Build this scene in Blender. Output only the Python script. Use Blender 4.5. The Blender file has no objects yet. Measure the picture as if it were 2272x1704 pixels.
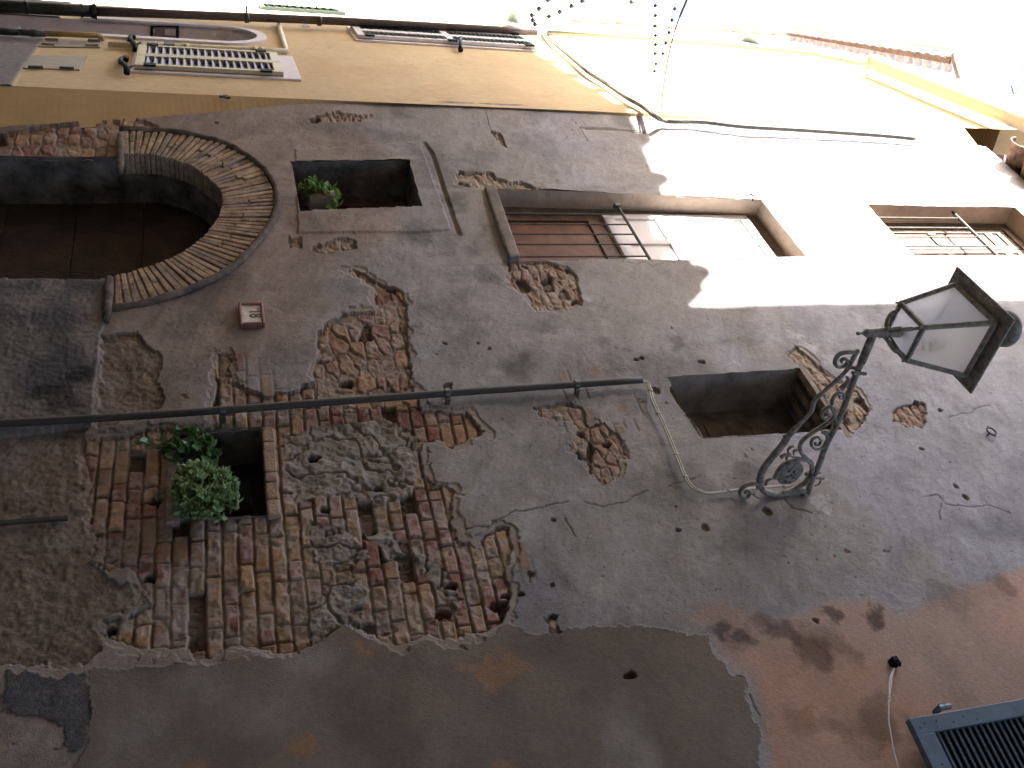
import bpy, math, random
import numpy as np
from mathutils import Vector, Matrix

# ------------------------------------------------------------------ camera, world, sun, exposure
S = bpy.context.scene
COL = S.collection
FOC = 2134.0
CX, CY = 1136.0, 852.0
_zc = np.array([6925., -312., FOC]); U_ = _zc / np.linalg.norm(_zc)
_a = np.array([-750., -2049., FOC]); _a -= U_ * (_a @ U_); A_ = _a / np.linalg.norm(_a)
X_ = np.cross(A_, U_)
# world axes: x = towards the old wall, y = along the street, z = up; the eye is the origin


def ray(p):
    d = np.array([p[0] - CX, p[1] - CY, FOC])
    return np.array([d @ X_, d @ A_, d @ U_])


cam_d = bpy.data.cameras.new('camera')
cam = bpy.data.objects.new('camera', cam_d)
COL.objects.link(cam)
cam.matrix_world = Matrix(((X_[0], -X_[1], -X_[2], 0), (A_[0], -A_[1], -A_[2], 0), (U_[0], -U_[1], -U_[2], 0), (0, 0, 0, 1)))
cam_d.sensor_width = 36
cam_d.lens = FOC / 2272 * 36
cam_d.clip_start = 0.05
cam_d.clip_end = 400
S.camera = cam

SUN_TO = Vector((-1.0, 0.56, 0.70)).normalized()
world = bpy.data.worlds.new("World")
S.world = world
world.use_nodes = True
wn = world.node_tree
bg = wn.nodes['Background']
sky = wn.nodes.new('ShaderNodeTexSky')
sky.sky_type = 'NISHITA'
sky.sun_disc = False
sky.sun_elevation = math.asin(SUN_TO.z)
sky.sun_rotation = math.atan2(SUN_TO.x, SUN_TO.y)
sky.air_density = 1.0
sky.dust_density = 3.5
sky.ozone_density = 1.0
wn.links.new(sky.outputs[0], bg.inputs[0])
bg.inputs[1].default_value = 0.15
sun_d = bpy.data.lights.new('sun', 'SUN')
sun_d.energy = 5.0
sun_d.angle = math.radians(0.53)
sun_d.color = (1.0, 0.95, 0.87)
sun = bpy.data.objects.new('sun', sun_d)
COL.objects.link(sun)
sun.rotation_euler = SUN_TO.to_track_quat('Z', 'Y').to_euler()
S.view_settings.view_transform = 'Standard'
S.view_settings.look = 'None'
S.view_settings.exposure = 2.76
S.view_settings.gamma = 1
S.render.engine = 'CYCLES'
try:
    S.cycles.max_bounces = 10
    S.cycles.diffuse_bounces = 6
except Exception:
    pass

# ------------------------------------------------------------------ projection helpers
D = 3.5
YA = math.radians(12)
YO = np.array([3.472, 7.05])
YD = np.array([math.sin(YA), math.cos(YA)])
YN = np.array([YD[1], -YD[0]])          # into the yellow house
FA = math.radians(18.5)
FO = np.array([4.45, 11.2]) + np.array([math.cos(FA), -math.sin(FA)]) * .5
FD = np.array([math.sin(FA), math.cos(FA)])
FN = np.array([FD[1], -FD[0]])


def W(p, x=D):
    r = ray(p); return r * x / r[0]


def onY(p, y):
    r = ray(p); return r * y / r[1]


def plane_hit(p, o, n, off=0.0):
    r = ray(p); t = (n @ o - off) / (n @ r[:2]); return r * t


def Yl(p, off=0.0):
    return plane_hit(p, YO, YN, off)


def Fl(p, off=0.0):
    return plane_hit(p, FO, FN, off)


# ------------------------------------------------------------------ object helpers
def tag(o, label=None, cat=None, group=None, kind=None):
    if label: o['label'] = label
    if cat: o['category'] = cat
    if group: o['group'] = group
    if kind: o['kind'] = kind
    return o


def empty(name, loc):
    o = bpy.data.objects.new(name, None)
    o.empty_display_size = 0.1
    o.location = Vector([float(v) for v in loc])
    COL.objects.link(o)
    return o


def root_loc(p):
    while p is not None and p.parent is not None:
        p = p.parent
    return np.array(p.location) if p is not None else np.zeros(3)


def link_mesh(name, me, mat, parent=None, smooth=False):
    me.materials.append(mat)
    o = bpy.data.objects.new(name, me)
    COL.objects.link(o)
    if parent is not None:
        o.parent = parent
    if smooth:
        me.polygons.foreach_set('use_smooth', [True] * len(me.polygons))
    return o


class MB:
    def __init__(s):
        s.v = []; s.f = []

    def add(s, vs, fs):
        b = len(s.v)
        s.v += [tuple(float(c) for c in v) for v in vs]
        s.f += [tuple(b + i for i in f) for f in fs]
        return s

    def frame_box(s, c, ax, h):
        """box with centre c, axis vectors ax (3 unit vectors) and half sizes h"""
        c = np.array(c, float); ax = [np.array(a, float) for a in ax]
        vs = []
        for i in (-1, 1):
            for j in (-1, 1):
                for k in (-1, 1):
                    vs.append(c + ax[0] * h[0] * i + ax[1] * h[1] * j + ax[2] * h[2] * k)
        s.add(vs, [(0, 1, 3, 2), (4, 6, 7, 5), (0, 4, 5, 1), (2, 3, 7, 6), (0, 2, 6, 4), (1, 5, 7, 3)])
        return s

    def box(s, a, b):
        a = np.array(a, float); b = np.array(b, float)
        return s.frame_box((a + b) / 2, np.eye(3), np.abs(b - a) / 2)

    def prism(s, pts, vec):
        n = len(pts); vec = np.array(vec, float)
        pts = [np.array(p, float) for p in pts]
        s.add(pts + [p + vec for p in pts], [tuple(range(n))[::-1], tuple(range(n, 2 * n))] + [(i, (i + 1) % n, n + (i + 1) % n, n + i) for i in range(n)])
        return s

    def tube(s, pts, r, n=8, closed=False, flat=None):
        pts = [np.array(p, float) for p in pts]
        m = len(pts)
        if not hasattr(r, '__len__'): r = [r] * m
        rings = []
        up = None
        for i in range(m):
            if closed:
                t = pts[(i + 1) % m] - pts[i - 1]
            else:
                t = pts[min(i + 1, m - 1)] - pts[max(i - 1, 0)]
            t = t / (np.linalg.norm(t) + 1e-12)
            if flat is not None:
                b = np.array(flat[0], float); a = np.cross(t, b); a /= np.linalg.norm(a) + 1e-12
            else:
                if up is None:
                    up = np.array([0, 0, 1.]) if abs(t[2]) < 0.9 else np.array([1., 0, 0])
                a = np.cross(t, up); a /= np.linalg.norm(a) + 1e-12
                b = np.cross(a, t); up = b
            ring = []
            for k in range(n):
                an = 2 * math.pi * k / n + math.pi / n
                sb = flat[1] if flat is not None else 1.0
                ring.append(pts[i] + a * r[i] * math.cos(an) + b * r[i] * sb * math.sin(an))
            rings.append(ring)
        vs = [v for R in rings for v in R]
        fs = []
        for i in range(m if closed else m - 1):
            j = (i + 1) % m
            for k in range(n):
                l = (k + 1) % n
                fs.append((i * n + k, i * n + l, j * n + l, j * n + k))
        if not closed:
            fs.append(tuple(range(n))[::-1]); fs.append(tuple((m - 1) * n + k for k in range(n)))
        s.add(vs, fs)
        return s

    def lathe(s, base, axis, prof, n=16):
        """prof: list of (distance along the axis, radius)"""
        axis = np.array(axis, float); axis /= np.linalg.norm(axis)
        base = np.array(base, float)
        u = np.cross(axis, [0, 1., 0] if abs(axis[1]) < .9 else [1., 0, 0]); u /= np.linalg.norm(u)
        w = np.cross(axis, u)
        vs = []; fs = []
        for h, r in prof:
            for k in range(n):
                a = 2 * math.pi * k / n
                vs.append(base + axis * h + (u * math.cos(a) + w * math.sin(a)) * max(r, 1e-4))
        m = len(prof)
        for i in range(m - 1):
            for k in range(n):
                l = (k + 1) % n
                fs.append((i * n + k, i * n + l, (i + 1) * n + l, (i + 1) * n + k))
        fs.append(tuple(range(n))[::-1]); fs.append(tuple((m - 1) * n + k for k in range(n)))
        s.add(vs, fs)
        return s

    def build(s, name, mat, parent=None, smooth=False, bevel=0.0):
        me = bpy.data.meshes.new(name)
        rl = root_loc(parent)
        me.from_pydata([tuple(np.array(v) - rl) for v in s.v], [], s.f)
        me.validate()
        me.update()
        o = link_mesh(name, me, mat, parent, smooth)
        if bevel > 0:
            b = o.modifiers.new('bevel', 'BEVEL'); b.width = bevel; b.segments = 2; b.limit_method = 'ANGLE'
        return o


def spline(pts, n=6, closed=False):
    P = [np.array(p, float) for p in pts]; m = len(P); out = []
    rng = range(m) if closed else range(m - 1)
    for i in rng:
        if closed:
            p0, p1, p2, p3 = P[i - 1], P[i], P[(i + 1) % m], P[(i + 2) % m]
        else:
            p0, p1, p2, p3 = P[max(i - 1, 0)], P[i], P[i + 1], P[min(i + 2, m - 1)]
        for k in range(n):
            t = k / n
            out.append(.5 * ((2 * p1) + (-p0 + p2) * t + (2 * p0 - 5 * p1 + 4 * p2 - p3) * t * t + (-p0 + 3 * p1 - 3 * p2 + p3) * t ** 3))
    if not closed: out.append(P[-1])
    return out


# ------------------------------------------------------------------ numpy noise
_TAB = {}


def vnoise(a, b, seed=0):
    T = _TAB.get(seed % 61)
    if T is None:
        T = (np.random.RandomState(seed % 61 + 7).rand(257, 257) * 2 - 1).astype(np.float32)
        T[256] = T[0]; T[:, 256] = T[:, 0]; T = T.ravel(); _TAB[seed % 61] = T
    a = a + seed * 3.71; b = b + seed * 7.13
    ai = np.floor(a); bi = np.floor(b)
    fa = (a - ai).astype(np.float32); fb = (b - bi).astype(np.float32)
    k = (ai.astype(np.int32) & 255) * 257 + (bi.astype(np.int32) & 255)
    fa = fa * fa * (3 - 2 * fa); fb = fb * fb * (3 - 2 * fb)
    v0 = T[k]; v1 = T[k + 1]; v2 = T[k + 257]; v3 = T[k + 258]
    p = v0 + (v2 - v0) * fa
    return p + ((v1 + (v3 - v1) * fa) - p) * fb


def fbm(a, b, sc, seed=0, oc=4, gain=.5):
    t = np.zeros_like(a); am = 1.0; tot = 0
    for o in range(oc):
        k = 2.03 ** o / sc
        t += am * vnoise(a * k + 17.3 * o, b * k - 9.1 * o, seed + o * 31)
        tot += am; am *= gain
    return t / tot


def h2(i, j, seed):
    n = (i.astype(np.int64) * 374761393 + j.astype(np.int64) * 668265263 + seed * 974634777) & 0xFFFFFFFF
    n = ((n ^ (n >> 13)) * 1274126177) & 0xFFFFFFFF
    return ((n ^ (n >> 16)) & 0xFFFFFF) / float(0xFFFFFF)


def sstep(e0, e1, x):
    t = np.clip((x - e0) / (e1 - e0), 0, 1)
    return t * t * (3 - 2 * t)


def in_poly(poly, Y, Z):
    poly = np.array(poly, float)
    m = np.zeros(Y.shape, bool)
    sel = (Y >= poly[:, 0].min()) & (Y <= poly[:, 0].max()) & (Z >= poly[:, 1].min()) & (Z <= poly[:, 1].max())
    idx = np.nonzero(sel)[0]
    if len(idx) == 0: return m
    y = Y[idx]; z = Z[idx]; c = np.zeros(len(idx), bool)
    n = len(poly)
    for i in range(n):
        y1, z1 = poly[i]; y2, z2 = poly[(i + 1) % n]
        if z1 == z2: continue
        cond = ((z1 > z) != (z2 > z)) & (y < (y2 - y1) * (z - z1) / (z2 - z1) + y1)
        c ^= cond
    m[idx] = c
    return m


def poly_dist(poly, Y, Z, pad, closed=False):
    """distance to a polyline; big outside the padded bounding box"""
    poly = np.array(poly, float)
    d = np.full(Y.shape, 9.0)
    sel = (Y >= poly[:, 0].min() - pad) & (Y <= poly[:, 0].max() + pad) & (Z >= poly[:, 1].min() - pad) & (Z <= poly[:, 1].max() + pad)
    idx = np.nonzero(sel)[0]
    if len(idx) == 0: return d
    y = Y[idx]; z = Z[idx]; dd = np.full(len(idx), 9.0)
    n = len(poly)
    for i in range(n if closed else n - 1):
        a = poly[i]; b = poly[(i + 1) % n]; ab = b - a; L = ab @ ab + 1e-12
        t = np.clip(((y - a[0]) * ab[0] + (z - a[1]) * ab[1]) / L, 0, 1)
        dd = np.minimum(dd, np.hypot(y - a[0] - t * ab[0], z - a[1] - t * ab[1]))
    d[idx] = dd
    return d


def P2(pts, x=D):
    return [tuple(W(p, x)[1:]) for p in pts]


# ------------------------------------------------------------------ materials
def new_mat(name):
    m = bpy.data.materials.new(name); m.use_nodes = True
    nt = m.node_tree
    return m, nt, nt.nodes['Principled BSDF']


def simple(name, c, rough=.7, metal=0.0, var=0.15, scale=18, bump=0.15, bscale=60, spec=.4, c2=None):
    m, nt, b = new_mat(name)
    b.inputs['Roughness'].default_value = rough
    b.inputs['Metallic'].default_value = metal
    b.inputs['Specular IOR Level'].default_value = spec
    tc = nt.nodes.new('ShaderNodeTexCoord')
    n = nt.nodes.new('ShaderNodeTexNoise'); n.inputs['Scale'].default_value = scale; n.inputs['Detail'].default_value = 6
    n.inputs['Roughness'].default_value = .65
    nt.links.new(tc.outputs['Object'], n.inputs['Vector'])
    r = nt.nodes.new('ShaderNodeValToRGB')
    c2 = c2 or tuple(x * (1 - var * 1.6) for x in c)
    c1 = tuple(min(1, x * (1 + var)) for x in c)
    r.color_ramp.elements[0].position = .3; r.color_ramp.elements[1].position = .7
    r.color_ramp.elements[0].color = (*c2, 1); r.color_ramp.elements[1].color = (*c1, 1)
    nt.links.new(n.outputs['Fac'], r.inputs['Fac'])
    nt.links.new(r.outputs['Color'], b.inputs['Base Color'])
    if bump > 0:
        n2 = nt.nodes.new('ShaderNodeTexNoise'); n2.inputs['Scale'].default_value = bscale; n2.inputs['Detail'].default_value = 5
        nt.links.new(tc.outputs['Object'], n2.inputs['Vector'])
        bp = nt.nodes.new('ShaderNodeBump'); bp.inputs['Strength'].default_value = bump; bp.inputs['Distance'].default_value = .01
        nt.links.new(n2.outputs['Fac'], bp.inputs['Height'])
        nt.links.new(bp.outputs['Normal'], b.inputs['Normal'])
    return m


def attr_mat(name, bump=.5, s1=45, s2=160, rough=.9, amt=.22, streak=0.0):
    """vertex attribute Col holds what each spot is made of, on the old wall also a painted sky tint; fine grain comes from nodes"""
    m, nt, b = new_mat(name)
    b.inputs['Roughness'].default_value = rough
    b.inputs['Specular IOR Level'].default_value = .2
    at = nt.nodes.new('ShaderNodeAttribute'); at.attribute_name = 'Col'
    tc = nt.nodes.new('ShaderNodeTexCoord')
    n = nt.nodes.new('ShaderNodeTexNoise'); n.inputs['Scale'].default_value = s1; n.inputs['Detail'].default_value = 8; n.inputs['Roughness'].default_value = .7
    nt.links.new(tc.outputs['Object'], n.inputs['Vector'])
    mr = nt.nodes.new('ShaderNodeMapRange')
    mr.inputs[1].default_value = .28; mr.inputs[2].default_value = .72
    mr.inputs[3].default_value = 1 - amt; mr.inputs[4].default_value = 1 + amt
    nt.links.new(n.outputs['Fac'], mr.inputs[0])
    mx = nt.nodes.new('ShaderNodeVectorMath'); mx.operation = 'SCALE'
    nt.links.new(at.outputs['Color'], mx.inputs[0]); nt.links.new(mr.outputs[0], mx.inputs['Scale'])
    nt.links.new(mx.outputs[0], b.inputs['Base Color'])
    n2 = nt.nodes.new('ShaderNodeTexNoise'); n2.inputs['Scale'].default_value = s2; n2.inputs['Detail'].default_value = 4
    nt.links.new(tc.outputs['Object'], n2.inputs['Vector'])
    ad = nt.nodes.new('ShaderNodeMath'); ad.operation = 'MULTIPLY_ADD'
    nt.links.new(n.outputs['Fac'], ad.inputs[0]); ad.inputs[1].default_value = 1.5
    nt.links.new(n2.outputs['Fac'], ad.inputs[2])
    bp = nt.nodes.new('ShaderNodeBump'); bp.inputs['Strength'].default_value = bump; bp.inputs['Distance'].default_value = .006
    nt.links.new(ad.outputs[0], bp.inputs['Height'])
    nt.links.new(bp.outputs['Normal'], b.inputs['Normal'])
    return m


M = {}
M['wall'] = attr_mat('old_plaster', .45, 46, 190, amt=.16)
M['yellow'] = attr_mat('ochre_render', .3, 14, 120, amt=.10)
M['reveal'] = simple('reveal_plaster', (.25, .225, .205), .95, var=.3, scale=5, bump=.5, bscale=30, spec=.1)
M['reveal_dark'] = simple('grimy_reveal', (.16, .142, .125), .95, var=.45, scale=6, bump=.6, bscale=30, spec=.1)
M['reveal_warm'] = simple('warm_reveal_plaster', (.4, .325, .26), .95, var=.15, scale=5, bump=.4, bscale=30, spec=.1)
M['wood'] = simple('brown_window_wood', (.115, .062, .04), .6, var=.35, scale=9, bump=.3, bscale=50)
M['wood_red'] = simple('red_brown_panel', (.15, .062, .042), .55, var=.3, scale=6, bump=.2, bscale=50)
M['wood_pale'] = simple('weathered_wood', (.16, .12, .09), .7, var=.35, scale=9, bump=.4, bscale=50)
M['door'] = simple('dark_door_wood', (.036, .021, .014), .75, var=.5, scale=5, bump=.6, bscale=40)
M['iron'] = simple('grey_iron', (.075, .075, .07), .55, .3, var=.35, scale=40, bump=.3, bscale=160)
M['lamp'] = simple('bronze_grey_cast_iron', (.24, .222, .19), .6, .1, var=.4, scale=30, bump=.35, bscale=140)
M['black'] = simple('black_iron', (.008, .009, .009), .7, 0, var=.3, scale=30, bump=.1, spec=.15)
M['conduit'] = simple('grey_brown_conduit', (.05, .042, .037), .6, 0, var=.15, scale=12, bump=.05)
M['strap'] = simple('strap_metal', (.11, .105, .1), .4, .6, var=.2, scale=40, bump=.1)
M['cable'] = simple('cream_cable', (.42, .39, .33), .5, 0, var=.12, scale=30, bump=0)
M['cable_grey'] = simple('grey_cable', (.16, .15, .125), .5, 0, var=.2, scale=30, bump=0)
M['string'] = simple('white_string', (.72, .7, .72), .9, 0, var=.08, scale=60, bump=.3, bscale=400)
M['terra'] = simple('terracotta_tile', (.24, .135, .09), .9, var=.4, scale=12, bump=.5, bscale=50)
M['far_tile'] = simple('pale_old_tile', (.4, .31, .3), .9, var=.3, scale=12, bump=.4)
M['brick'] = simple('arch_brick', (.37, .265, .19), .95, var=.35, scale=14, bump=.7, bscale=90, spec=.15)
M['brick_ochre'] = simple('arch_brick_ochre', (.4, .3, .205), .95, var=.35, scale=14, bump=.7, bscale=90, spec=.15)
M['brick_grey'] = simple('arch_brick_grey', (.31, .25, .2), .95, var=.35, scale=14, bump=.7, bscale=90, spec=.15)
M['mould'] = simple('arch_moulding', (.155, .12, .1), .95, var=.4, scale=12, bump=.6, bscale=60, spec=.15)
M['mortar'] = simple('arch_mortar', (.22, .175, .13), .98, var=.4, scale=20, bump=.8, bscale=90, spec=.1)
M['tile_frame'] = simple('pink_glazed_border', (.24, .1, .085), .35, var=.2, scale=20, bump=.05)
M['tile_face'] = simple('white_glaze', (.72, .69, .66), .3, var=.1, scale=20, bump=.03)
M['fill_reflector'] = simple('fill_white', (.8, .8, .8), .5, var=.03, bump=0)  # white for the added plate that brightens the lantern panes
M['ink'] = simple('black_ink', (.02, .018, .02), .5, var=.1, bump=0)
M['shutter'] = simple('blue_grey_paint', (.115, .165, .225), .38, var=.13, scale=14, bump=.12, bscale=45)
M['cream'] = simple('cream_paint', (.5, .45, .3), .5, var=.08, scale=20, bump=.05)
M['slat_violet'] = simple('grey_violet_slat', (.3, .27, .33), .5, var=.1, scale=20, bump=.05)
M['green_dark'] = simple('dark_green_paint', (.008, .022, .017), .6, var=.2, scale=20, bump=.05)
M['slat_teal'] = simple('slate_teal_paint', (.07, .14, .15), .45, var=.2, scale=20, bump=.05)
M['white_trim'] = simple('white_trim_render', (.7, .67, .7), .85, var=.06, scale=9, bump=.1)
M['niche'] = simple('mauve_grey_render', (.66, .6, .58), .9, var=.08, scale=4, bump=.15)
M['grey_panel'] = simple('grey_hatch', (.3, .27, .22), .6, var=.1, scale=10, bump=.1)
M['gaspipe'] = simple('ochre_pipe_paint', (.36, .24, .09), .5, var=.2, scale=20, bump=.1)
M['pipe_dark'] = simple('dark_green_black_iron', (.012, .016, .01), .45, .2, var=.3, scale=20, bump=.1)
M['pipe_brown'] = simple('brown_downpipe', (.09, .065, .055), .45, .2, var=.2, scale=20, bump=.1)
M['gutter'] = simple('cream_gutter', (.62, .57, .42), .45, var=.08, scale=14, bump=.05)
M['gutter_pale'] = simple('pale_zinc_gutter', (.45, .5, .42), .4, .2, var=.1, scale=14, bump=.05)
M['far_wall'] = simple('pale_render', (.62, .58, .5), .9, var=.08, scale=3, bump=.15)
M['far_shutter'] = simple('sage_shutter', (.07, .1, .08), .6, var=.1, scale=10, bump=.05)
M['street'] = simple('grey_paving', (.13, .12, .11), .9, var=.2, scale=3, bump=.5, bscale=14)
M['opp'] = simple('ochre_opposite_render', (.25, .19, .12), .95, var=.15, scale=1.5, bump=.3)
M['pot_grey'] = simple('grey_pot', (.2, .19, .18), .6, var=.2, scale=14, bump=.15)
M['pot_terra'] = simple('terracotta_pot', (.2, .11, .07), .85, var=.25, scale=14, bump=.2)
M['notice'] = simple('notice_paper', (.5, .47, .48), .7, var=.06, bump=0)
M['notice_back'] = simple('notice_board', (.2, .15, .14), .6, var=.1, bump=0)
M['sky_blue'] = simple('bulb_glass', (.1, .14, .15), .3, var=.1, bump=0)


def leaf_mat(name, c, c2):
    m, nt, b = new_mat(name)
    tc = nt.nodes.new('ShaderNodeTexCoord')
    n = nt.nodes.new('ShaderNodeTexNoise'); n.inputs['Scale'].default_value = 35; n.inputs['Detail'].default_value = 3
    nt.links.new(tc.outputs['Object'], n.inputs['Vector'])
    r = nt.nodes.new('ShaderNodeValToRGB')
    r.color_ramp.elements[0].position = .35; r.color_ramp.elements[1].position = .65
    r.color_ramp.elements[0].color = (*c2, 1); r.color_ramp.elements[1].color = (*c, 1)
    nt.links.new(n.outputs['Fac'], r.inputs['Fac']); nt.links.new(r.outputs[0], b.inputs['Base Color'])
    b.inputs['Roughness'].default_value = .42
    tr = nt.nodes.new('ShaderNodeBsdfTranslucent'); nt.links.new(r.outputs[0], tr.inputs['Color'])
    mx = nt.nodes.new('ShaderNodeMixShader'); mx.inputs[0].default_value = .3
    out = nt.nodes['Material Output']
    nt.links.new(b.outputs[0], mx.inputs[1]); nt.links.new(tr.outputs[0], mx.inputs[2]); nt.links.new(mx.outputs[0], out.inputs[0])
    return m


M['leaf'] = leaf_mat('bright_leaf', (.2, .36, .07), (.07, .16, .03))
M['leaf_dark'] = leaf_mat('ivy_leaf', (.11, .24, .06), (.035, .1, .025))
M['leaf_grey'] = leaf_mat('sedum_leaf', (.4, .5, .26), (.15, .27, .09))
M['stem'] = simple('stem_green', (.08, .1, .04), .7, bump=0)


def glass_mat():
    m, nt, b = new_mat('frosted_glass')
    b.inputs['Base Color'].default_value = (.8, .78, .8, 1)
    b.inputs['Roughness'].default_value = .3
    tc = nt.nodes.new('ShaderNodeTexCoord')
    n = nt.nodes.new('ShaderNodeTexNoise'); n.inputs['Scale'].default_value = 300; n.inputs['Detail'].default_value = 2
    nt.links.new(tc.outputs['Object'], n.inputs['Vector'])
    bp = nt.nodes.new('ShaderNodeBump'); bp.inputs['Strength'].default_value = .25; bp.inputs['Distance'].default_value = .002
    nt.links.new(n.outputs['Fac'], bp.inputs['Height'])
    nt.links.new(bp.outputs['Normal'], b.inputs['Normal'])
    tr = nt.nodes.new('ShaderNodeBsdfTranslucent'); tr.inputs['Color'].default_value = (.98, .97, .98, 1)
    rf = nt.nodes.new('ShaderNodeBsdfRefraction'); rf.inputs['Roughness'].default_value = .45; rf.inputs['IOR'].default_value = 1.04
    rf.inputs['Color'].default_value = (.95, .94, .95, 1)
    mx = nt.nodes.new('ShaderNodeMixShader'); mx.inputs[0].default_value = .15
    nt.links.new(tr.outputs[0], mx.inputs[1]); nt.links.new(rf.outputs[0], mx.inputs[2])
    m2 = nt.nodes.new('ShaderNodeMixShader'); m2.inputs[0].default_value = .97
    nt.links.new(b.outputs[0], m2.inputs[1]); nt.links.new(mx.outputs[0], m2.inputs[2])
    nt.links.new(m2.outputs[0], nt.nodes['Material Output'].inputs[0])
    return m


M['frost'] = glass_mat()
m, nt, b = new_mat('window_glass')
b.inputs['Base Color'].default_value = (.05, .06, .07, 1); b.inputs['Roughness'].default_value = .06; b.inputs['Specular IOR Level'].default_value = .9
n = nt.nodes.new('ShaderNodeTexNoise'); n.inputs['Scale'].default_value = 4
bp = nt.nodes.new('ShaderNodeBump'); bp.inputs['Strength'].default_value = .04
nt.links.new(n.outputs['Fac'], bp.inputs['Height']); nt.links.new(bp.outputs['Normal'], b.inputs['Normal'])
M['glass'] = m


# ------------------------------------------------------------------ grid wall
def grid_mesh(name, ys, zs, xfun, keep, colour, mat, parent, to3d):
    ny, nz = len(ys), len(zs)
    Yg, Zg = np.meshgrid(ys, zs, indexing='ij')
    Yv = Yg.ravel(); Zv = Zg.ravel()
    out, col = xfun(Yv, Zv)
    co = to3d(Yv, Zv, out)
    yc = (ys[:-1] + ys[1:]) / 2; zc = (zs[:-1] + zs[1:]) / 2
    Yc, Zc = np.meshgrid(yc, zc, indexing='ij')
    k = keep(Yc.ravel(), Zc.ravel()).reshape(ny - 1, nz - 1)
    i, j = np.nonzero(k)
    a = i * nz + j
    quads = np.stack([a, a + 1, a + nz + 1, a + nz], 1)
    used = np.zeros(ny * nz, bool); used[quads.ravel()] = True
    remap = np.cumsum(used) - 1
    quads = remap[quads]
    co = co[used]; col = col[used]
    co = co - root_loc(parent)[None, :]
    me = bpy.data.meshes.new(name)
    nv, nf = len(co), len(quads)
    me.vertices.add(nv); me.vertices.foreach_set('co', co.astype(np.float32).ravel())
    me.loops.add(nf * 4); me.loops.foreach_set('vertex_index', quads.astype(np.int32).ravel())
    me.polygons.add(nf)
    me.polygons.foreach_set('loop_start', np.arange(0, nf * 4, 4, dtype=np.int32))
    me.polygons.foreach_set('use_smooth', np.ones(nf, bool))
    me.update(calc_edges=True)
    at = me.attributes.new('Col', 'FLOAT_COLOR', 'POINT')
    c4 = np.ones((nv, 4), np.float32); c4[:, :3] = np.clip(col, 0.004, .9)
    at.data.foreach_set('color', c4.ravel())
    return link_mesh(name, me, mat, parent)


# ---- openings of the old wall (photo pixels, thrown onto the wall plane)
OP = {
    'square': [(644, 362), (907, 358), (936, 461), (665, 474)],
    'tall': [(1094, 420), (1400, 431), (1689, 444), (1787, 571), (1400, 578), (1150, 580)],
    'lamp': [(1479, 837), (1640, 828), (1782, 819), (1880, 955), (1700, 965), (1561, 971)],
    'low': [(398, 963), (577, 951), (592, 1142), (394, 1149)],
}
OPW = {k: P2(v) for k, v in OP.items()}
_tr = W((1921, 455)); _bl = W((2027, 571))
OPW['high'] = [(_tr[1], _tr[2]), (_tr[1], 6.55), (_bl[1], 6.55), (_bl[1], _bl[2])]
ARC_IN = spline([(275, 349), (344, 350), (412, 368), (457, 396), (488, 426), (493, 462), (474, 503), (440, 540), (378, 580), (310, 604), (254, 617)], 5)
ARC_OUT = spline([(270, 297), (344, 299), (412, 306), (481, 323), (533, 346), (577, 381), (601, 419), (606, 457), (594, 497), (560, 545), (515, 592), (447, 632), (344, 668), (254, 686)], 5)
arc_in = P2(ARC_IN); arc_out = P2(ARC_OUT)
FLOOR = -2.1
OPW['door'] = [(6.12, FLOOR)] + [(6.12, -.9)] + arc_in + [(4.77, -.6), (4.757, FLOOR)]

EDGE = np.array([(6.2, -3.0), (6.4, -1.7), (6.508, -1.268), (6.699, -.464), (6.906, .352), (7.1, 1.1), (7.165, 1.56), (7.143, 2.7), (7.03, 3.61), (6.976, 4.33), (6.9, 5.2), (6.854, 6.14), (6.783, 6.78), (6.7, 7.05)])

MAS = P2([(192, 979), (285, 972), (330, 951), (420, 958), (474, 952), (474, 872), (481, 845), (488, 780), (508, 783), (514, 845), (560, 862), (590, 880), (636, 872), (704, 862), (702, 810), (715, 752), (756, 742),
          (760, 700), (800, 688), (838, 690), (829, 639), (805, 625), (770, 600), (790, 596), (853, 632), (887, 645), (903, 670), (880, 683), (887, 714), (903, 731), (897, 762), (901, 790), (894, 824), (915, 855),
          (939, 886), (939, 917), (966, 917), (1018, 920), (1042, 910), (1062, 941), (1078, 962), (1035, 979), (1007, 987), (970, 978), (935, 985), (938, 1013), (949, 1068), (966, 1078), (997, 1085), (1001, 1140),
          (1014, 1189), (1031, 1192), (1052, 1206), (1080, 1189), (1104, 1173), (1124, 1179), (1131, 1234), (1121, 1247), (1131, 1299), (1128, 1378), (1097, 1395), (1062, 1409), (1014, 1426), (987, 1431), (949, 1416),
          (897, 1440), (863, 1423), (812, 1402), (760, 1392), (687, 1443), (629, 1452), (584, 1436), (515, 1436), (457, 1471), (433, 1474), (416, 1433), (299, 1447), (237, 1430), (234, 1388), (292, 1375), (323, 1354),
          (320, 1295), (285, 1261), (237, 1265), (205, 1240), (215, 1160), (200, 1080)])
MORT = [P2([(625, 960), (700, 950), (863, 928), (925, 975), (932, 1010), (915, 1078), (880, 1115), (800, 1105), (740, 1100), (660, 1115), (640, 1060)]),
        P2([(810, 1175), (860, 1170), (900, 1230), (860, 1240)]), P2([(690, 1160), (760, 1160), (820, 1225), (780, 1245), (700, 1240)]),
        P2([(735, 1290), (790, 1280), (815, 1330), (810, 1395), (750, 1385), (690, 1430), (690, 1330)]), P2([(905, 1225), (985, 1245), (1020, 1330), (1025, 1350), (985, 1320), (930, 1260)])]
RUB = [P2([(700, 752), (760, 694), (830, 690), (829, 639), (780, 596), (853, 632), (903, 670), (903, 790), (915, 855), (940, 890), (700, 905)])]
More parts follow.
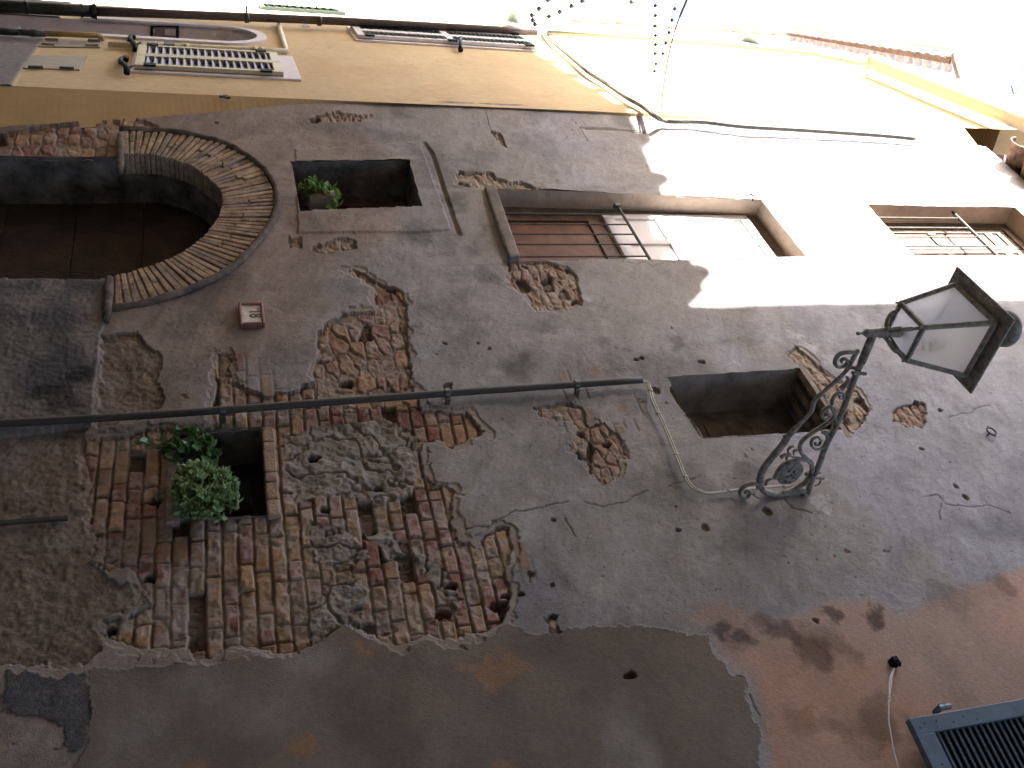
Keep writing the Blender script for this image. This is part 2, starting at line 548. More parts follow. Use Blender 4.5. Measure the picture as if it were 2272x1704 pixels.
C1 = P2([(1018, 381), (1060, 383), (1085, 384), (1102, 399), (1138, 409), (1159, 408), (1192, 424), (1161, 428), (1120, 433), (1094, 424), (1060, 420), (1020, 410)])
C2 = P2([(1120, 584), (1159, 582), (1217, 583), (1258, 594), (1286, 632), (1296, 673), (1241, 690), (1190, 687), (1169, 652), (1131, 630)])
C3 = P2([(1269, 955), (1303, 938), (1344, 941), (1375, 958), (1382, 1006), (1361, 1051), (1341, 1075), (1318, 1058), (1300, 1017), (1262, 1000)])
C5 = P2([(1979, 910), (2024, 891), (2055, 905), (2050, 945), (2017, 951), (1983, 934)])
C9 = P2([(640, 528), (672, 528), (676, 551), (645, 553)])
C10 = P2([(716, 540), (740, 533), (785, 533), (787, 548), (748, 553), (723, 568), (694, 557)])
C11 = P2([(1090, 297), (1110, 299), (1122, 328), (1097, 312)])
C12 = P2([(687, 271), (739, 248), (794, 258), (829, 256), (800, 268), (740, 270), (700, 278)])
C13 = P2([(1215, 1368), (1241, 1366), (1244, 1405), (1217, 1405)])
C4 = P2([(1750, 790), (1775, 775), (1800, 800), (1856, 845), (1900, 870), (1931, 914), (1900, 950), (1880, 958), (1850, 905), (1800, 850)])
C14 = P2([(985, 852), (1005, 848), (1010, 875), (990, 893)])
C15 = P2([(1485, 850), (1500, 835), (1515, 880), (1540, 935), (1520, 925), (1495, 885)])
C16 = P2([(1255, 895), (1290, 905), (1300, 950), (1240, 945), (1195, 930), (1180, 905)])
PIER = P2([(-60, 305), (0, 298), (100, 285), (200, 266), (300, 262), (345, 280), (340, 297), (268, 297), (268, 420), (-60, 440)])
LUMP = [P2([(225, 745), (300, 735), (322, 765), (350, 790), (357, 810), (350, 845), (356, 890), (344, 914), (300, 940), (215, 960)]),
        P2([(-60, 960), (190, 945), (200, 1080), (215, 1160), (205, 1240), (240, 1280), (320, 1300), (320, 1350), (235, 1385), (235, 1430), (205, 1478), (-60, 1490)])]
PLIN = P2([(-90, 625), (100, 625), (233, 628), (236, 700), (222, 760), (210, 860), (204, 945), (-90, 985)])
DARKP = P2([(8, 1498), (200, 1494), (205, 1560), (190, 1640), (150, 1675), (120, 1600), (60, 1600), (10, 1590)])
ORANGE = P2([(1415, 1390), (1433, 1381), (1512, 1357), (1557, 1313), (1650, 1330), (1760, 1345), (1850, 1330), (1930, 1318), (1990, 1345), (2100, 1290), (2300, 1245), (2700, 1240), (2900, 1850), (1700, 1850), (1680, 1581), (1663, 1543), (1649, 1505), (1622, 1503), (1612, 1476), (1580, 1450), (1565, 1405), (1500, 1402)])
CEM = P2([(205, 1490), (433, 1482), (640, 1455), (760, 1395), (863, 1425), (1014, 1430), (1126, 1392), (1260, 1404), (1433, 1392), (1565, 1405), (1580, 1450), (1612, 1476), (1622, 1503), (1649, 1505), (1663, 1543), (1680, 1581), (1700, 1900), (-200, 1950), (150, 1720), (195, 1640)])
BAND = P2([(655, 335), (930, 318), (1000, 512), (930, 518), (662, 520)])
GROOVE = [(P2([(942, 319), (960, 345), (985, 425), (1018, 520)]), .016, .022), (P2([(1289, 287), (1340, 289), (1400, 293), (1435, 297)]), .012, .02)]
CRACK = [P2([(1035, 1172), (1080, 1168), (1138, 1140), (1190, 1130), (1234, 1120), (1260, 1116), (1286, 1113), (1310, 1118), (1341, 1123), (1389, 1113), (1430, 1089), (1482, 1079), (1540, 1062)]),
         P2([(1248, 318), (1255, 306), (1280, 311), (1303, 314), (1292, 298), (1289, 287)]), P2([(1262, 265), (1272, 272), (1289, 287)]),
         P2([(1073, 242), (1080, 262), (1084, 278), (1090, 297)]),
         P2([(2196, 903), (2170, 906), (2151, 920), (2130, 918), (2105, 930)]), P2([(2050, 1104), (2080, 1100), (2095, 1122), (2140, 1128), (2190, 1122), (2240, 1140)]),
         P2([(2086, 1120), (2084, 1140), (2087, 1156)]), P2([(915, 855), (930, 866), (905, 868), (890, 850)]), P2([(887, 725), (925, 727)]),
         P2([(1030, 1100), (997, 1085), (985, 1075), (950, 1076)]), P2([(1250, 1150), (1262, 1168), (1275, 1190)]),
         
         P2([(1615, 1478), (1622, 1505), (1649, 1505), (1663, 1543), (1680, 1590)]), P2([(1560, 330), (1585, 345), (1600, 380), (1640, 390)]),
         P2([(1380, 583), (1410, 588), (1430, 583), (1450, 592), (1470, 583), (1500, 582)]), P2([(1140, 1235), (1180, 1260), (1172, 1290)]),
         P2([(1740, 1110), (1760, 1130), (1800, 1140)])]
HOLES = [((1396, 1501), .034, 1), ((1807, 1376), .022, 0), ((1983, 1472), .03, 0), ((1563, 1172), .04, 2), ((1700, 1135), .05, 2), ((1098, 1345), .05, 1), ((1000, 1300), .035, 0), ((1125, 1320), .03, 0), ((770, 850), .055, 0),
         ((840, 1082), .03, 0), ((700, 1015), .045, 0), ((1164, 590), .03, 0), ((478, 272), .025, 0), ((985, 1360), .05, 1), ((2120, 1082), .03, 2), ((2140, 1106), .035, 2), ((1455, 868), .05, 2),
         ((245, 1395), .03, 0), ((330, 1278), .04, 0), ((345, 1110), .04, 0), ((505, 395), .03, 0), ((1290, 962), .03, 0), ((1345, 985), .035, 0), ((1410, 800), .02, 1), ((1425, 795), .022, 1), ((1061, 762), .022, 1), ((1085, 775), .018, 1), ((1555, 805), .024, 1), ((720, 1130), .03, 0),
         ((1230, 1155), .02, 1), ((1505, 1178), .015, 1), ((1225, 1300), .02, 2), ((1178, 1275), .035, 2), ((1155, 1320), .02, 1), ((2085, 912), .02, 1), ((2043, 998), .018, 1), ((985, 760), .018, 0), ((1490, 728), .02, 0)]
STAIN = [((1150, 815), .16, .3), ((1165, 790), .1, .2), ((1480, 1080), .25, .18), ((1620, 1100), .25, .25), ((1500, 760), .09, .3), ((1250, 1050), .25, .15), ((1290, 1440), .4, .12), ((930, 520), .14, .3), ((1010, 450), .12, .3),
         ((130, 880), .16, .5), ((180, 840), .1, .4), ((60, 760), .2, .2), ((1640, 1410), .09, .5), ((1600, 1395), .06, .45), ((1730, 1400), .1, .45), ((1800, 1440), .12, .4), ((1860, 1430), .12, .3), ((1850, 1365), .06, .5), ((1940, 1370), .07, .55), ((1700, 1385), .08, .3),
         ((1960, 1605), .12, .35), ((1880, 1620), .12, .3), ((1770, 1600), .1, .2), ((2220, 1300), .1, .3), ((2120, 1330), .1, .15), ((1075, 610), .12, .3), ((1050, 560), .1, .25), ((1650, 1060), .12, .2), ((1300, 1010), .15, .15), ((500, 700), .2, .1), ((400, 730), .12, .2), ((1340, 760), .05, .2), ((1750, 1330), .07, .15)]

BRK = np.array([(.25, .185, .12), (.23, .16, .105), (.17, .085, .075), (.215, .15, .115), (.2, .155, .125), (.255, .195, .12), (.15, .068, .062), (.2, .13, .115)]) * np.array([1.1, .94, .81])


def bricks(Y, Z, ch=.0685, seed=5, lmin=.12, lmax=.29):
    wz = Z + .006 * fbm(Y, Z, .35, seed, 2) + .004 * fbm(Y, Z, .07, seed + 3, 2) - .02 * (Y - 3)
    wy = Y + .006 * fbm(Y, Z, .06, seed + 9, 3)
    row = np.floor(wz / ch).astype(int)
    v = wz / ch - row
    e = np.minimum(v, 1 - v) * ch
    cell = np.zeros(Y.shape, int); dy = np.zeros(Y.shape)
    rg = np.random.RandomState(seed)
    for r in range(row.min(), row.max() + 1):
        L = rg.uniform(lmin, lmax, 60); L = np.where(rg.rand(60) < .35, L * .55, L)
        c = np.cumsum(L) - 1.0 + rg.uniform(0, .2)
        m = row == r
        if not m.any(): continue
        k = np.searchsorted(c, wy[m]); k = np.clip(k, 1, 59)
        cell[m] = k; dy[m] = np.minimum(wy[m] - c[k - 1], c[k] - wy[m])
    e = np.minimum(e, dy)
    return e, row, cell


def rubble(Y, Z, sy=.15, sz=.08, seed=3):
    wy = (Y + .014 * fbm(Y, Z, .1, seed, 2) + .006 * fbm(Y, Z, .02, seed + 2, 2)) / sy; wz = (Z + .010 * fbm(Y, Z, .1, seed + 5, 2) + .005 * fbm(Y, Z, .02, seed + 4, 2)) / sz
    iy = np.floor(wy).astype(int); iz = np.floor(wz).astype(int)
    f1 = np.full(Y.shape, 9.); f2 = np.full(Y.shape, 9.); cy = np.zeros(Y.shape, int); cz = np.zeros(Y.shape, int)
    for a in (-1, 0, 1):
        for b in (-1, 0, 1):
            ci = iy + a; cj = iz + b
            px = ci + .1 + .8 * h2(ci, cj, seed); pz = cj + .1 + .8 * h2(ci, cj, seed + 1)
            d = np.maximum(np.abs(wy - px), np.abs(wz - pz)) * .6 + .4 * np.hypot(wy - px, wz - pz)
            nw = d < f1
            f2 = np.where(nw, f1, np.minimum(f2, d)); cy = np.where(nw, ci, cy); cz = np.where(nw, cj, cz); f1 = np.where(nw, d, f1)
    return (f2 - f1) * min(sy, sz) * .6, cy, cz


def lerp(a, b, t):
    return a * (1 - t[:, None]) + b * t[:, None]


OPB = {k: (min(p[0] for p in v), max(p[0] for p in v), min(p[1] for p in v), max(p[1] for p in v)) for k, v in OPW.items()}


def wall_fun(Y, Z):
    n = len(Y)
    big = fbm(Y, Z, 1.3, 1, 3); mid = fbm(Y, Z, .28, 2, 4); fine = fbm(Y, Z, .05, 3, 4)
    diag = fbm(Y * .8 + Z * .6, (Z * .8 - Y * .6) * 3.0, .35, 44, 4)      # trowel strokes on the slant
    out = .008 + .016 * big + .0075 * mid + .0012 * fine + .0045 * diag + .003 * fbm(Y * .8 + Z * .6, (Z * .8 - Y * .6) * 2.2, .11, 46, 3)
    base = np.array([.275, .258, .252]); warm = np.array([.26, .205, .165]); sky_tint = np.array([.305, .305, .35])
    col = np.tile(base, (n, 1))
    t = sstep(-.2, .5, fbm(Y, Z, .9, 7, 4) - .5 * (Z - .8)); col = lerp(col, warm, t * .75)
    t = sstep(-.1, .6, fbm(Y, Z, .7, 9, 4) + .3 * (Z - 2.5) - .12 * (Y - 4.2)); col = lerp(col, sky_tint, t * .8)  # bluish sky light painted into the plaster, stronger high up and near the viewer
    col *= (1 + .21 * diag + .13 * mid + .07 * fine)[:, None]
    t = sstep(.12, .5, fbm(Y, Z, .45, 12, 5)); col *= (1 - .26 * t)[:, None]
    t = sstep(.25, .5, fbm(Y * 1.0, Z * .45, .2, 15, 4)); col *= (1 - .14 * t)[:, None]
    # rusty freckles and pits all over the plaster
    sp = fbm(Y, Z, .016, 21, 2); pit = (sp > .7); col[pit] *= .7; out[pit] -= .002
    sp = fbm(Y, Z, .05, 23, 2) + .35 * fbm(Y, Z, .5, 24, 2); pit = sp > .93; col[pit] = col[pit] * np.array([.85, .62, .52]); out[pit] -= .004
    wy = Y + .05 * fbm(Y, Z, .16, 30, 4) + .02 * fbm(Y, Z, .03, 33, 3); wz = Z + .04 * fbm(Y, Z, .14, 31, 4) + .016 * fbm(Y, Z, .025, 34, 3)
    sy = Y + .006 * fbm(Y, Z, .05, 35, 3); sz = Z + .006 * fbm(Y, Z, .05, 36, 3)
    # surround of the little square window
    m = in_poly(BAND, sy, sz); out[m] += .008
    # orange lower coat
    so_y = Y + .035 * fbm(Y, Z, .25, 40, 4); so_z = Z + .03 * fbm(Y, Z, .2, 41, 4)
    m = in_poly(ORANGE, so_y, so_z)
    oc = lerp(np.tile(np.array([.44, .29, .215]), (n, 1)), np.array([.37, .275, .235]), sstep(-.3, .4, fbm(Y, Z, .5, 42, 4)))
    oc = lerp(oc, np.array([.43, .255, .14]), sstep(.1, .5, fbm(Y, Z, .35, 43, 3) - .25 * (Z - 1.9)))
    oc *= (1 + .1 * mid + .05 * fine + .06 * diag)[:, None]
    dd = np.minimum(poly_dist(ORANGE, so_y, so_z, .2, True), .2)
    oc *= (1 - .16 * sstep(-.1, .5, fbm(Y, Z, .3, 45, 5)))[:, None]
    blend = np.where(m, sstep(0, .09, dd + .05 * mid), 0)
    col = lerp(col, oc, blend); out = out * (1 - blend) + blend * (.008 + .014 * big + .003 * mid + .0006 * fine)
    # smooth brown cement coat
    m = in_poly(CEM, wy, wz)
    cc = np.tile(np.array([.18, .148, .12]), (n, 1)) * (1 + .16 * mid + .1 * fbm(Y, Z, .6, 50, 3))[:, None]
    cc = lerp(cc, np.array([.25, .225, .205]), sstep(-.1, .45, fbm(Y, Z, .42, 51, 5))); cc *= (1 - .2 * sstep(0, .45, fbm(Y, Z, .3, 54, 5)))[:, None]
    cc = lerp(cc, np.array([.3, .17, .09]), sstep(.42, .6, fbm(Y, Z, .22, 52, 4)) * .6)
    col[m] = cc[m]; out[m] = (.013 + .012 * big + .004 * mid + .0006 * fine)[m]
    # rough lumpy coats near the ground
    for L in LUMP:
        m = in_poly(L, wy, wz)
        lp = .7 * fbm(Y, Z, .09, 60, 5, .62) + .5 * fbm(Y, Z, .022, 63, 3); rid = 1 - np.abs(fbm(Y, Z, .07, 61, 3)) * 2
        out[m] = (-.006 + .0115 * lp + .008 * mid + .003 * fine)[m]
        lc = np.tile(np.array([.185, .145, .115]), (n, 1)) * (1 + .28 * lp + .15 * fine)[:, None]
        lc = lerp(lc, np.array([.235, .205, .18]), sstep(-.05, .3, fbm(Y, Z, .3, 62, 4)) * .75)
        col[m] = lc[m]
    m = in_poly(PLIN, sy, sz)
    pc = np.tile(np.array([.18, .16, .15]), (n, 1)) * (1 + .2 * mid + .25 * fbm(Y, Z, .02, 65, 2))[:, None]
    pc = lerp(pc, np.array([.085, .083, .09]), sstep(-.1, .4, fbm(Y, Z, .3, 66, 4)))
    col[m] = pc[m]; out[m] = (.024 + .01 * big + .004 * mid + .004 * fbm(Y, Z, .02, 67, 2))[m]
    m = in_poly(DARKP, wy, wz); out[m] += .004
    dp = np.array([.09, .088, .094]) * (1 + .4 * fbm(Y, Z, .012, 68, 2))[:, None]; col[m] = dp[m]

    # masonry laid bare
    def masonry(poly, kind, ragged=True, seed=5, depth=0.0, pale=0.0):
        a, b = (wy, wz) if ragged else (sy, sz)
        mm = in_poly(poly, a, b)
        idx = np.nonzero(mm)[0]
        if len(idx) == 0: return
        y = Y[idx]; z = Z[idx]
        if kind == 'brick':
            e, r, c = bricks(y, z, seed=seed)
        else:
            e, r, c = rubble(y, z, seed=seed, **({} if kind == 'rubble' else dict(sy=.11, sz=.06)))
        h1 = h2(r, c, seed + 1); h3 = h2(r, c, seed + 2); h4 = h2(r, c, seed + 7)
        fi = fbm(y, z, .03, 70, 3); f2 = fbm(y, z, .12, 71, 3)
        prof = sstep(.0012, .0085, e + .002 * fi)
        ht = -.027 + prof * (.016 + .014 * h1) + .005 * fi * prof
        if kind != 'brick': ht = -.019 + prof * (.007 + .008 * h1) + .006 * fi * prof + prof * (.008 * fbm(y, z, .05, 77, 3) + .008 * (h3 - .5))
        gone = (h3 < .06); ht = np.where(gone, -.048 + .004 * fi, ht)
        ci = (h4 * 8).astype(int) % 8
        if kind != 'brick': ci = np.array([0, 3, 4, 5, 2, 7, 4, 1])[ci]
        bc = BRK[ci] * (1 + .22 * f2 + .2 * fi)[:, None] * (1.0 + .4 * h1)[:, None]
        frost = sstep(.02, .4, fbm(y, z, .04, 72, 4) + .5 * (fbm(y, z, .5, 73, 2)) - .05)
        bc = lerp(bc, np.array([.37, .315, .295]), frost * .6)
        jc = np.tile(np.array([.18, .145, .1] if kind == 'brick' else [.2, .165, .125]), (len(idx), 1)) * (1 + .4 * f2)[:, None]
        # mortar smeared over the joints here and there
        sm = sstep(.0, .3, fbm(y, z, .16, 75, 5, .6) + (.14 if kind != 'brick' else .07) + .25 * fbm(y, z, .6, 78, 2))
        ht = ht * (1 - .6 * sm) + sm * .6 * (-.014 + .006 * f2 + .012 * fi)
        mc = np.tile(np.array([.27, .235, .2]), (len(idx), 1)) * (1 + .25 * fi + .2 * f2)[:, None]
        cc_ = lerp(jc, bc, prof); cc_ = lerp(cc_, mc, np.clip(sm * (1.0 - .45 * prof), 0, 1))
        cc_[gone] = np.array([.1, .07, .05])
        pale = pale * .6 + .1
        if pale > 0: cc_ = lerp(cc_, np.array([.34, .29, .26]), np.full(len(idx), pale))
        # the broken lip of the plaster
        lip = poly_dist(poly, a[idx], b[idx], .05, True)
        ht = ht - .006 * sstep(.02, .0, lip)
        out[idx] = ht + depth + .01 * big[idx]; col[idx] = cc_

    # chipped under-coat along the rim of the big patches
    for q, w0 in ((MAS, .035), (C2, .02), (C3, .025), (C1, .015), (C4, .02)):
        dq = poly_dist(q, wy, wz, .1, True) + .02 * fbm(Y, Z, .045, 97, 3) + .012 * fbm(Y, Z, .15, 98, 2)
        g = sstep(w0, w0 - .004, dq) * (fbm(Y, Z, .3, 99, 2) > -.25)
        out = out - .0065 * g; col = lerp(col, np.array([.31, .265, .225]) * (1 + 0 * g[0]), g * .6)
    # rain runs under the sills
    for key, le in (('tall', 1.0), ('square', .6), ('lamp', .7)):
        a0, a1, b0, b1 = OPB[key]
        ins = (Y > a0 - .05) & (Y < a1 + .08) & (Z < b0) & (Z > b0 - le)
        run = sstep(.05, .5, fbm(Y, Z * .08, .06, 100, 3)) * ins * sstep(le, 0, b0 - Z)
        col = col * (1 - .3 * run)[:, None]
    masonry(MAS, 'brick', seed=5)
    for q in RUB: masonry(q, 'rubble', seed=8, depth=-.002)
    for q in MORT:
        m = in_poly(q, wy, wz)
        lp = .75 * fbm(Y, Z, .085, 80, 5, .6) + .35 * fbm(Y, Z, .02, 82, 3); l2 = np.abs(fbm(Y, Z, .11, 81, 3))
        out[m] = (-.006 + .02 * lp - .03 * sstep(.12, .0, l2) * .5 + .005 * fine)[m]
        mc = np.tile(np.array([.255, .225, .195]), (n, 1)) * (1 + .35 * lp + .2 * fine)[:, None]
        mc = lerp(mc, np.array([.15, .105, .06]), sstep(.09, .0, l2) * .6)
        col[m] = mc[m]
    for q, kd, sd, pl in ((C1, 'small', 11, .35), (C2, 'small', 12, .35), (C3, 'small', 13, .15), (C4, 'small', 14, .5), (C5, 'small', 15, .3), (C9, 'small', 16, 0), (C10, 'small', 17, 0), (C11, 'small', 18, .3), (C12, 'small', 19, .2),
                          (C13, 'small', 20, .1), (C14, 'small', 21, 0), (C15, 'small', 22, .1), (C16, 'small', 23, .4)):
        masonry(q, kd, seed=sd, pale=pl, depth=.006)
    masonry(PIER, 'rubble', seed=25, depth=-.006)
    # faint brick ghosting through thin plaster
    for q in (P2([(480, 770), (640, 800), (640, 960), (470, 960)]), P2([(1240, 830), (1330, 800), (1430, 870), (1420, 960), (1240, 960)]), P2([(1060, 1180), (1200, 1230), (1200, 1300), (1130, 1300)])):
        mm = in_poly(q, wy, wz) & (out > -.005)
        idx = np.nonzero(mm)[0]
        e, r, c = bricks(Y[idx], Z[idx], seed=5)
        g = sstep(.012, .0, e) * sstep(-.25, .2, fbm(Y[idx], Z[idx], .2, 95, 3)); out[idx] -= .004 * g; col[idx] *= (1 - .2 * g)[:, None]
        ok = h2(r, c, 90) > .72; bb = BRK[(h2(r, c, 12) * 8).astype(int) % 8]
        w = (ok * .6) * sstep(.004, .014, e); col[idx] = lerp(col[idx], bb, w)
    for q, w_, dpt in GROOVE:
        d = poly_dist(q, sy, sz, .08); g = sstep(w_ * 1.3, w_ * .6, d); out -= dpt * g; col = lerp(col, np.array([.2, .16, .12]), g * .7 * (.6 + .5 * mid))
    for q in CRACK:
        d = poly_dist(q, Y + .012 * fbm(Y, Z, .05, 91, 3), Z + .012 * fbm(Y, Z, .05, 92, 3), .06)
        br = .6 + .4 * fbm(Y, Z, .12, 93, 2)
        g = sstep(.0052, .0018, d) * (br > .45); out -= .004 * g; col *= (1 - .38 * g)[:, None]
    for (px, py), r_, kd in HOLES:
        c = W((px, py)); d = np.hypot(Y - c[1], (Z - c[2]) * (.8 if kd != 2 else 1.2)) + .014 * fbm(Y, Z, .025, int(px), 3)
        r_ = r_ * .6; g = sstep(r_ * 1.05, r_ * .7, d); out -= (.045 if kd != 2 else .02) * g
        tint = {0: (.05, .04, .03), 1: (.2, .07, .045), 2: (.24, .17, .12)}[kd]
        col = lerp(col, np.array(tint), g * .85)
    for (px, py), r_, s_ in STAIN:
        c = W((px, py)); d = np.hypot(Y - c[1], Z - c[2]) + r_ * .9 * fbm(Y, Z, r_ * .7, int(px) + 5, 4)
        g = sstep(r_ * 1.1, r_ * .3, d); col *= (1 - s_ * 1.25 * g)[:, None]
    # pale mends: round the lamp fixing and by the lintel
    for (px, py), r_ in (((1815, 1118), .06), ((1665, 1108), .05), ((1760, 745), .05), ((1795, 770), .06), ((1840, 800), .05), ((1870, 830), .05), ((1300, 660), .04), ((1180, 235), .1), ((1010, 232), .12), ((1330, 240), .07)):
        c = W((px, py)); d = np.hypot(Y - c[1], Z - c[2]) + r_ * 1.3 * fbm(Y, Z, r_ * .6, int(px) + 9, 4)
        g = sstep(r_ * 1.1, r_ * .5, d); col = lerp(col, np.array([.42, .4, .42]), g * .7)
    return out, col


house = empty('old_house', (3.5, 4.0, -1.8))
tag(house, 'old house with crumbling grey plaster, bare brick patches and an arched doorway', 'house')


def wall_keep(Y, Z):
    k = Y <= np.interp(Z, EDGE[:, 1], EDGE[:, 0])
    for q in OPW.values():
        k &= ~in_poly(q, Y, Z)
    return k


def yspace():
    ys = list(np.arange(-5, .9, .12)); y = .9
    while y < 7.3:
        ys.append(y); y += max(.004, .004 * (12.25 + y * y) / 13.7 * .95)
    return np.array(ys)


def zspace():
    zs = list(np.arange(-3.0, -1.75, .06)); z = -1.75
    while z < 7.0:
        zs.append(z); z += .0055 if z < 4.3 else .01
    return np.array(zs + [7.0])


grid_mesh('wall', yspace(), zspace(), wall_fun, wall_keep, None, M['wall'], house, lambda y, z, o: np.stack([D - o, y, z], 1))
# body of the house behind the skin, kept clear of the recesses
MB().box((4.65, -5, -3), (9, 6.3, 6.9)).build('inner_wall', M['reveal_dark'], house)


def reveal(poly, depth, name, mat, parent, flare=.010, front=-.004, sub=10):
    """the four sides of an opening, running into the wall, gently uneven"""
    mb = MB(); c = np.mean(poly, 0); n = len(poly); P = []
    for i in range(n):
        a = np.array(poly[i]); b_ = np.array(poly[(i + 1) % n])
        k = max(1, int(np.linalg.norm(b_ - a) / .05))
        for j in range(k): P.append(a + (b_ - a) * j / k)
    P = np.array(P)
    R = P + (P - c) / np.linalg.norm(P - c, axis=1)[:, None] * flare
    m_ = max(2, int(depth / .04))
    vs = []; fs = []; N = len(R)
    rg = np.random.RandomState(len(name) + N)
    for d_i in range(m_ + 1):
        x = D + front + depth * d_i / m_
        jit = rg.normal(0, .0016, (N, 2)) * (0 if d_i == 0 else 1)
        for p, jj in zip(R, jit): vs.append((x, p[0] + jj[0], p[1] + jj[1]))
    for d_i in range(m_):
        for i in range(N):
            j = (i + 1) % N
            fs.append((d_i * N + i, d_i * N + j, (d_i + 1) * N + j, (d_i + 1) * N + i))
    mb.add(vs, fs)
    return mb.build(name, mat, parent, smooth=False)


def bounds(poly):
    a = np.array(poly); return a[:, 0].min(), a[:, 0].max(), a[:, 1].min(), a[:, 1].max()


# ---- little square window with a pot
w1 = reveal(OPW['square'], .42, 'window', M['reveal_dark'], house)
y0, y1, z0, z1 = bounds(OPW['square'])
w1['label'] = 'small square window above the arch with dark grimy reveal'
xf = D + .34
MB().box((xf, y0 + .0, z0), (xf + .05, y0 + .07, z1)).box((xf, y1 - .07, z0), (xf + .05, y1, z1)).box((xf, y0 + .07, z1 - .07), (xf + .05, y1 - .07, z1)).box((xf, y0 + .07, z0), (xf + .05, y1 - .07, z0 + .06)).box((xf + .005, (y0 + y1) / 2 - .03, z0 + .06), (xf + .045, (y0 + y1) / 2 + .03, z1 - .07)).build('frame', M['wood'], w1, bevel=.004)
MB().box((xf + .02, y0, z0), (xf + .03, y1, z1)).build('pane', M['glass'], w1)
MB().box((D + .0, y0 - .005, z0 - .05), (D + .42, y1 + .005, z0 + .012)).build('sill', M['reveal'], w1, bevel=.006)

# ---- tall window
w2 = reveal(OPW['tall'], .17, 'window', M['reveal_warm'], house)
w2['label'] = 'tall window with iron railing and brown wooden leaves'
ty0, ty1, tz0, tz1 = bounds(OPW['tall'])
ty0 += .02
xf = D + .145
fr = MB()
fr.box((xf, ty1 - .085, tz0 - .02), (xf + .05, ty1 + .03, tz1 + .03)).box((xf, ty0 - .05, tz0 - .02), (xf + .05, ty0 + .05, tz1 + .03)).box((xf, ty0 + .05, tz1 - .09), (xf + .05, ty1 - .085, tz1 + .03))
fr.build('frame', M['wood_pale'], w2, bevel=.004)
# closed lower panels and, above, leaves with a white board for panes
pm = MB(); lower = tz0 + .88
leafs = [(ty0 + .05, ty1 - .09)]
for a, b_ in leafs:
    pm.box((xf + .012, a, tz0), (xf + .045, a + .07, lower)).box((xf + .012, b_ - .07, tz0), (xf + .045, b_, lower)).box((xf + .012, a + .07, lower - .12), (xf + .045, b_ - .07, lower)).box((xf + .012, a + .07, tz0), (xf + .045, b_ - .07, tz0 + .1))
pm.build('leaf_frame', M['wood'], w2, bevel=.004)
MB().box((xf + .028, ty0 + .1, tz0 + .08), (xf + .038, ty1 - .14, lower - .1)).build('panel', M['wood_red'], w2)
up = MB()
a, b_ = ty0 + .05, ty1 - .1
up.box((xf - .012, a, lower + .004), (xf + .03, a + .06, tz1 - .09)).box((xf - .012, b_ - .06, lower + .004), (xf + .03, b_, tz1 - .09)).box((xf - .012, a + .06, tz1 - .16), (xf + .03, b_ - .06, tz1 - .09)).box((xf - .012, a + .06, lower + .004), (xf + .03, b_ - .06, lower + .09)).box((xf - .01, a + .06, lower + .42), (xf + .028, b_ - .06, lower + .47)).box((xf - .011, (a + b_) / 2 - .03, lower + .09), (xf + .026, (a + b_) / 2 + .03, tz1 - .16))
up.build('casement', M['white_trim'], w2, bevel=.004)
MB().box((xf + .006, a + .03, lower + .05), (xf + .012, b_ - .03, tz1 - .11)).build('white_board', M['string'], w2)  # white board added in the pane plane to burn out in the sun
# the deep stone sill with its moulded nose
sl = MB(); s0 = W((1073, 425)); s1 = W((1128, 583)); t0 = W((1097, 421)); t1 = W((1152, 581))
sl.add([(D - .045, s0[1], s0[2]), (D - .045, s1[1], s1[2]), (D - .05, t1[1], t1[2]), (D - .05, t0[1], t0[2]), (D + .16, s0[1], s0[2]), (D + .16, s1[1], s1[2]), (D + .16, t1[1], t1[2] + .01), (D + .16, t0[1], t0[2] + .01)], [(0, 1, 2, 3), (3, 2, 6, 7), (1, 5, 6, 2), (0, 3, 7, 4), (0, 4, 5, 1), (4, 7, 6, 5)])
sl.build('sill', M['reveal'], w2, bevel=.012)
# railing
g = MB(); gx = D + .045
rz = W((1381, 468), gx)[2]
pA = W((1373, 462), gx); pB = W((1443, 577), gx)
g.tube([(gx, pA[1] + .04, pA[2] - .012), (gx, pA[1], pA[2]), (gx, pB[1], pB[2]), (gx, pB[1] - .04, pB[2] + .0)], .011, 8)
for f in (0.13, .33, .52, .71, .93):
    yy = pA[1] * (1 - f) + pB[1] * f; zz = pA[2] * (1 - f) + pB[2] * f
    g.tube([(gx, yy, tz0 - .02), (gx, yy, zz)], .0065, 6)
g.frame_box((gx, pA[1] + .03, pA[2] - .005), np.eye(3), (.02, .02, .02))
g.build('railing', M['iron'], w2)
hk = MB(); h = W((1671, 441), D - .02)
hk.tube(spline([(D, h[1], h[2]), (D - .02, h[1] + .004, h[2] + .0), (D - .03, h[1] + .03, h[2] + .01), (D - .03, h[1] + .045, h[2] - .008), (D - .028, h[1] + .05, h[2] + .012)]), .005, 6)
hk.build('hook', M['black'], w2)

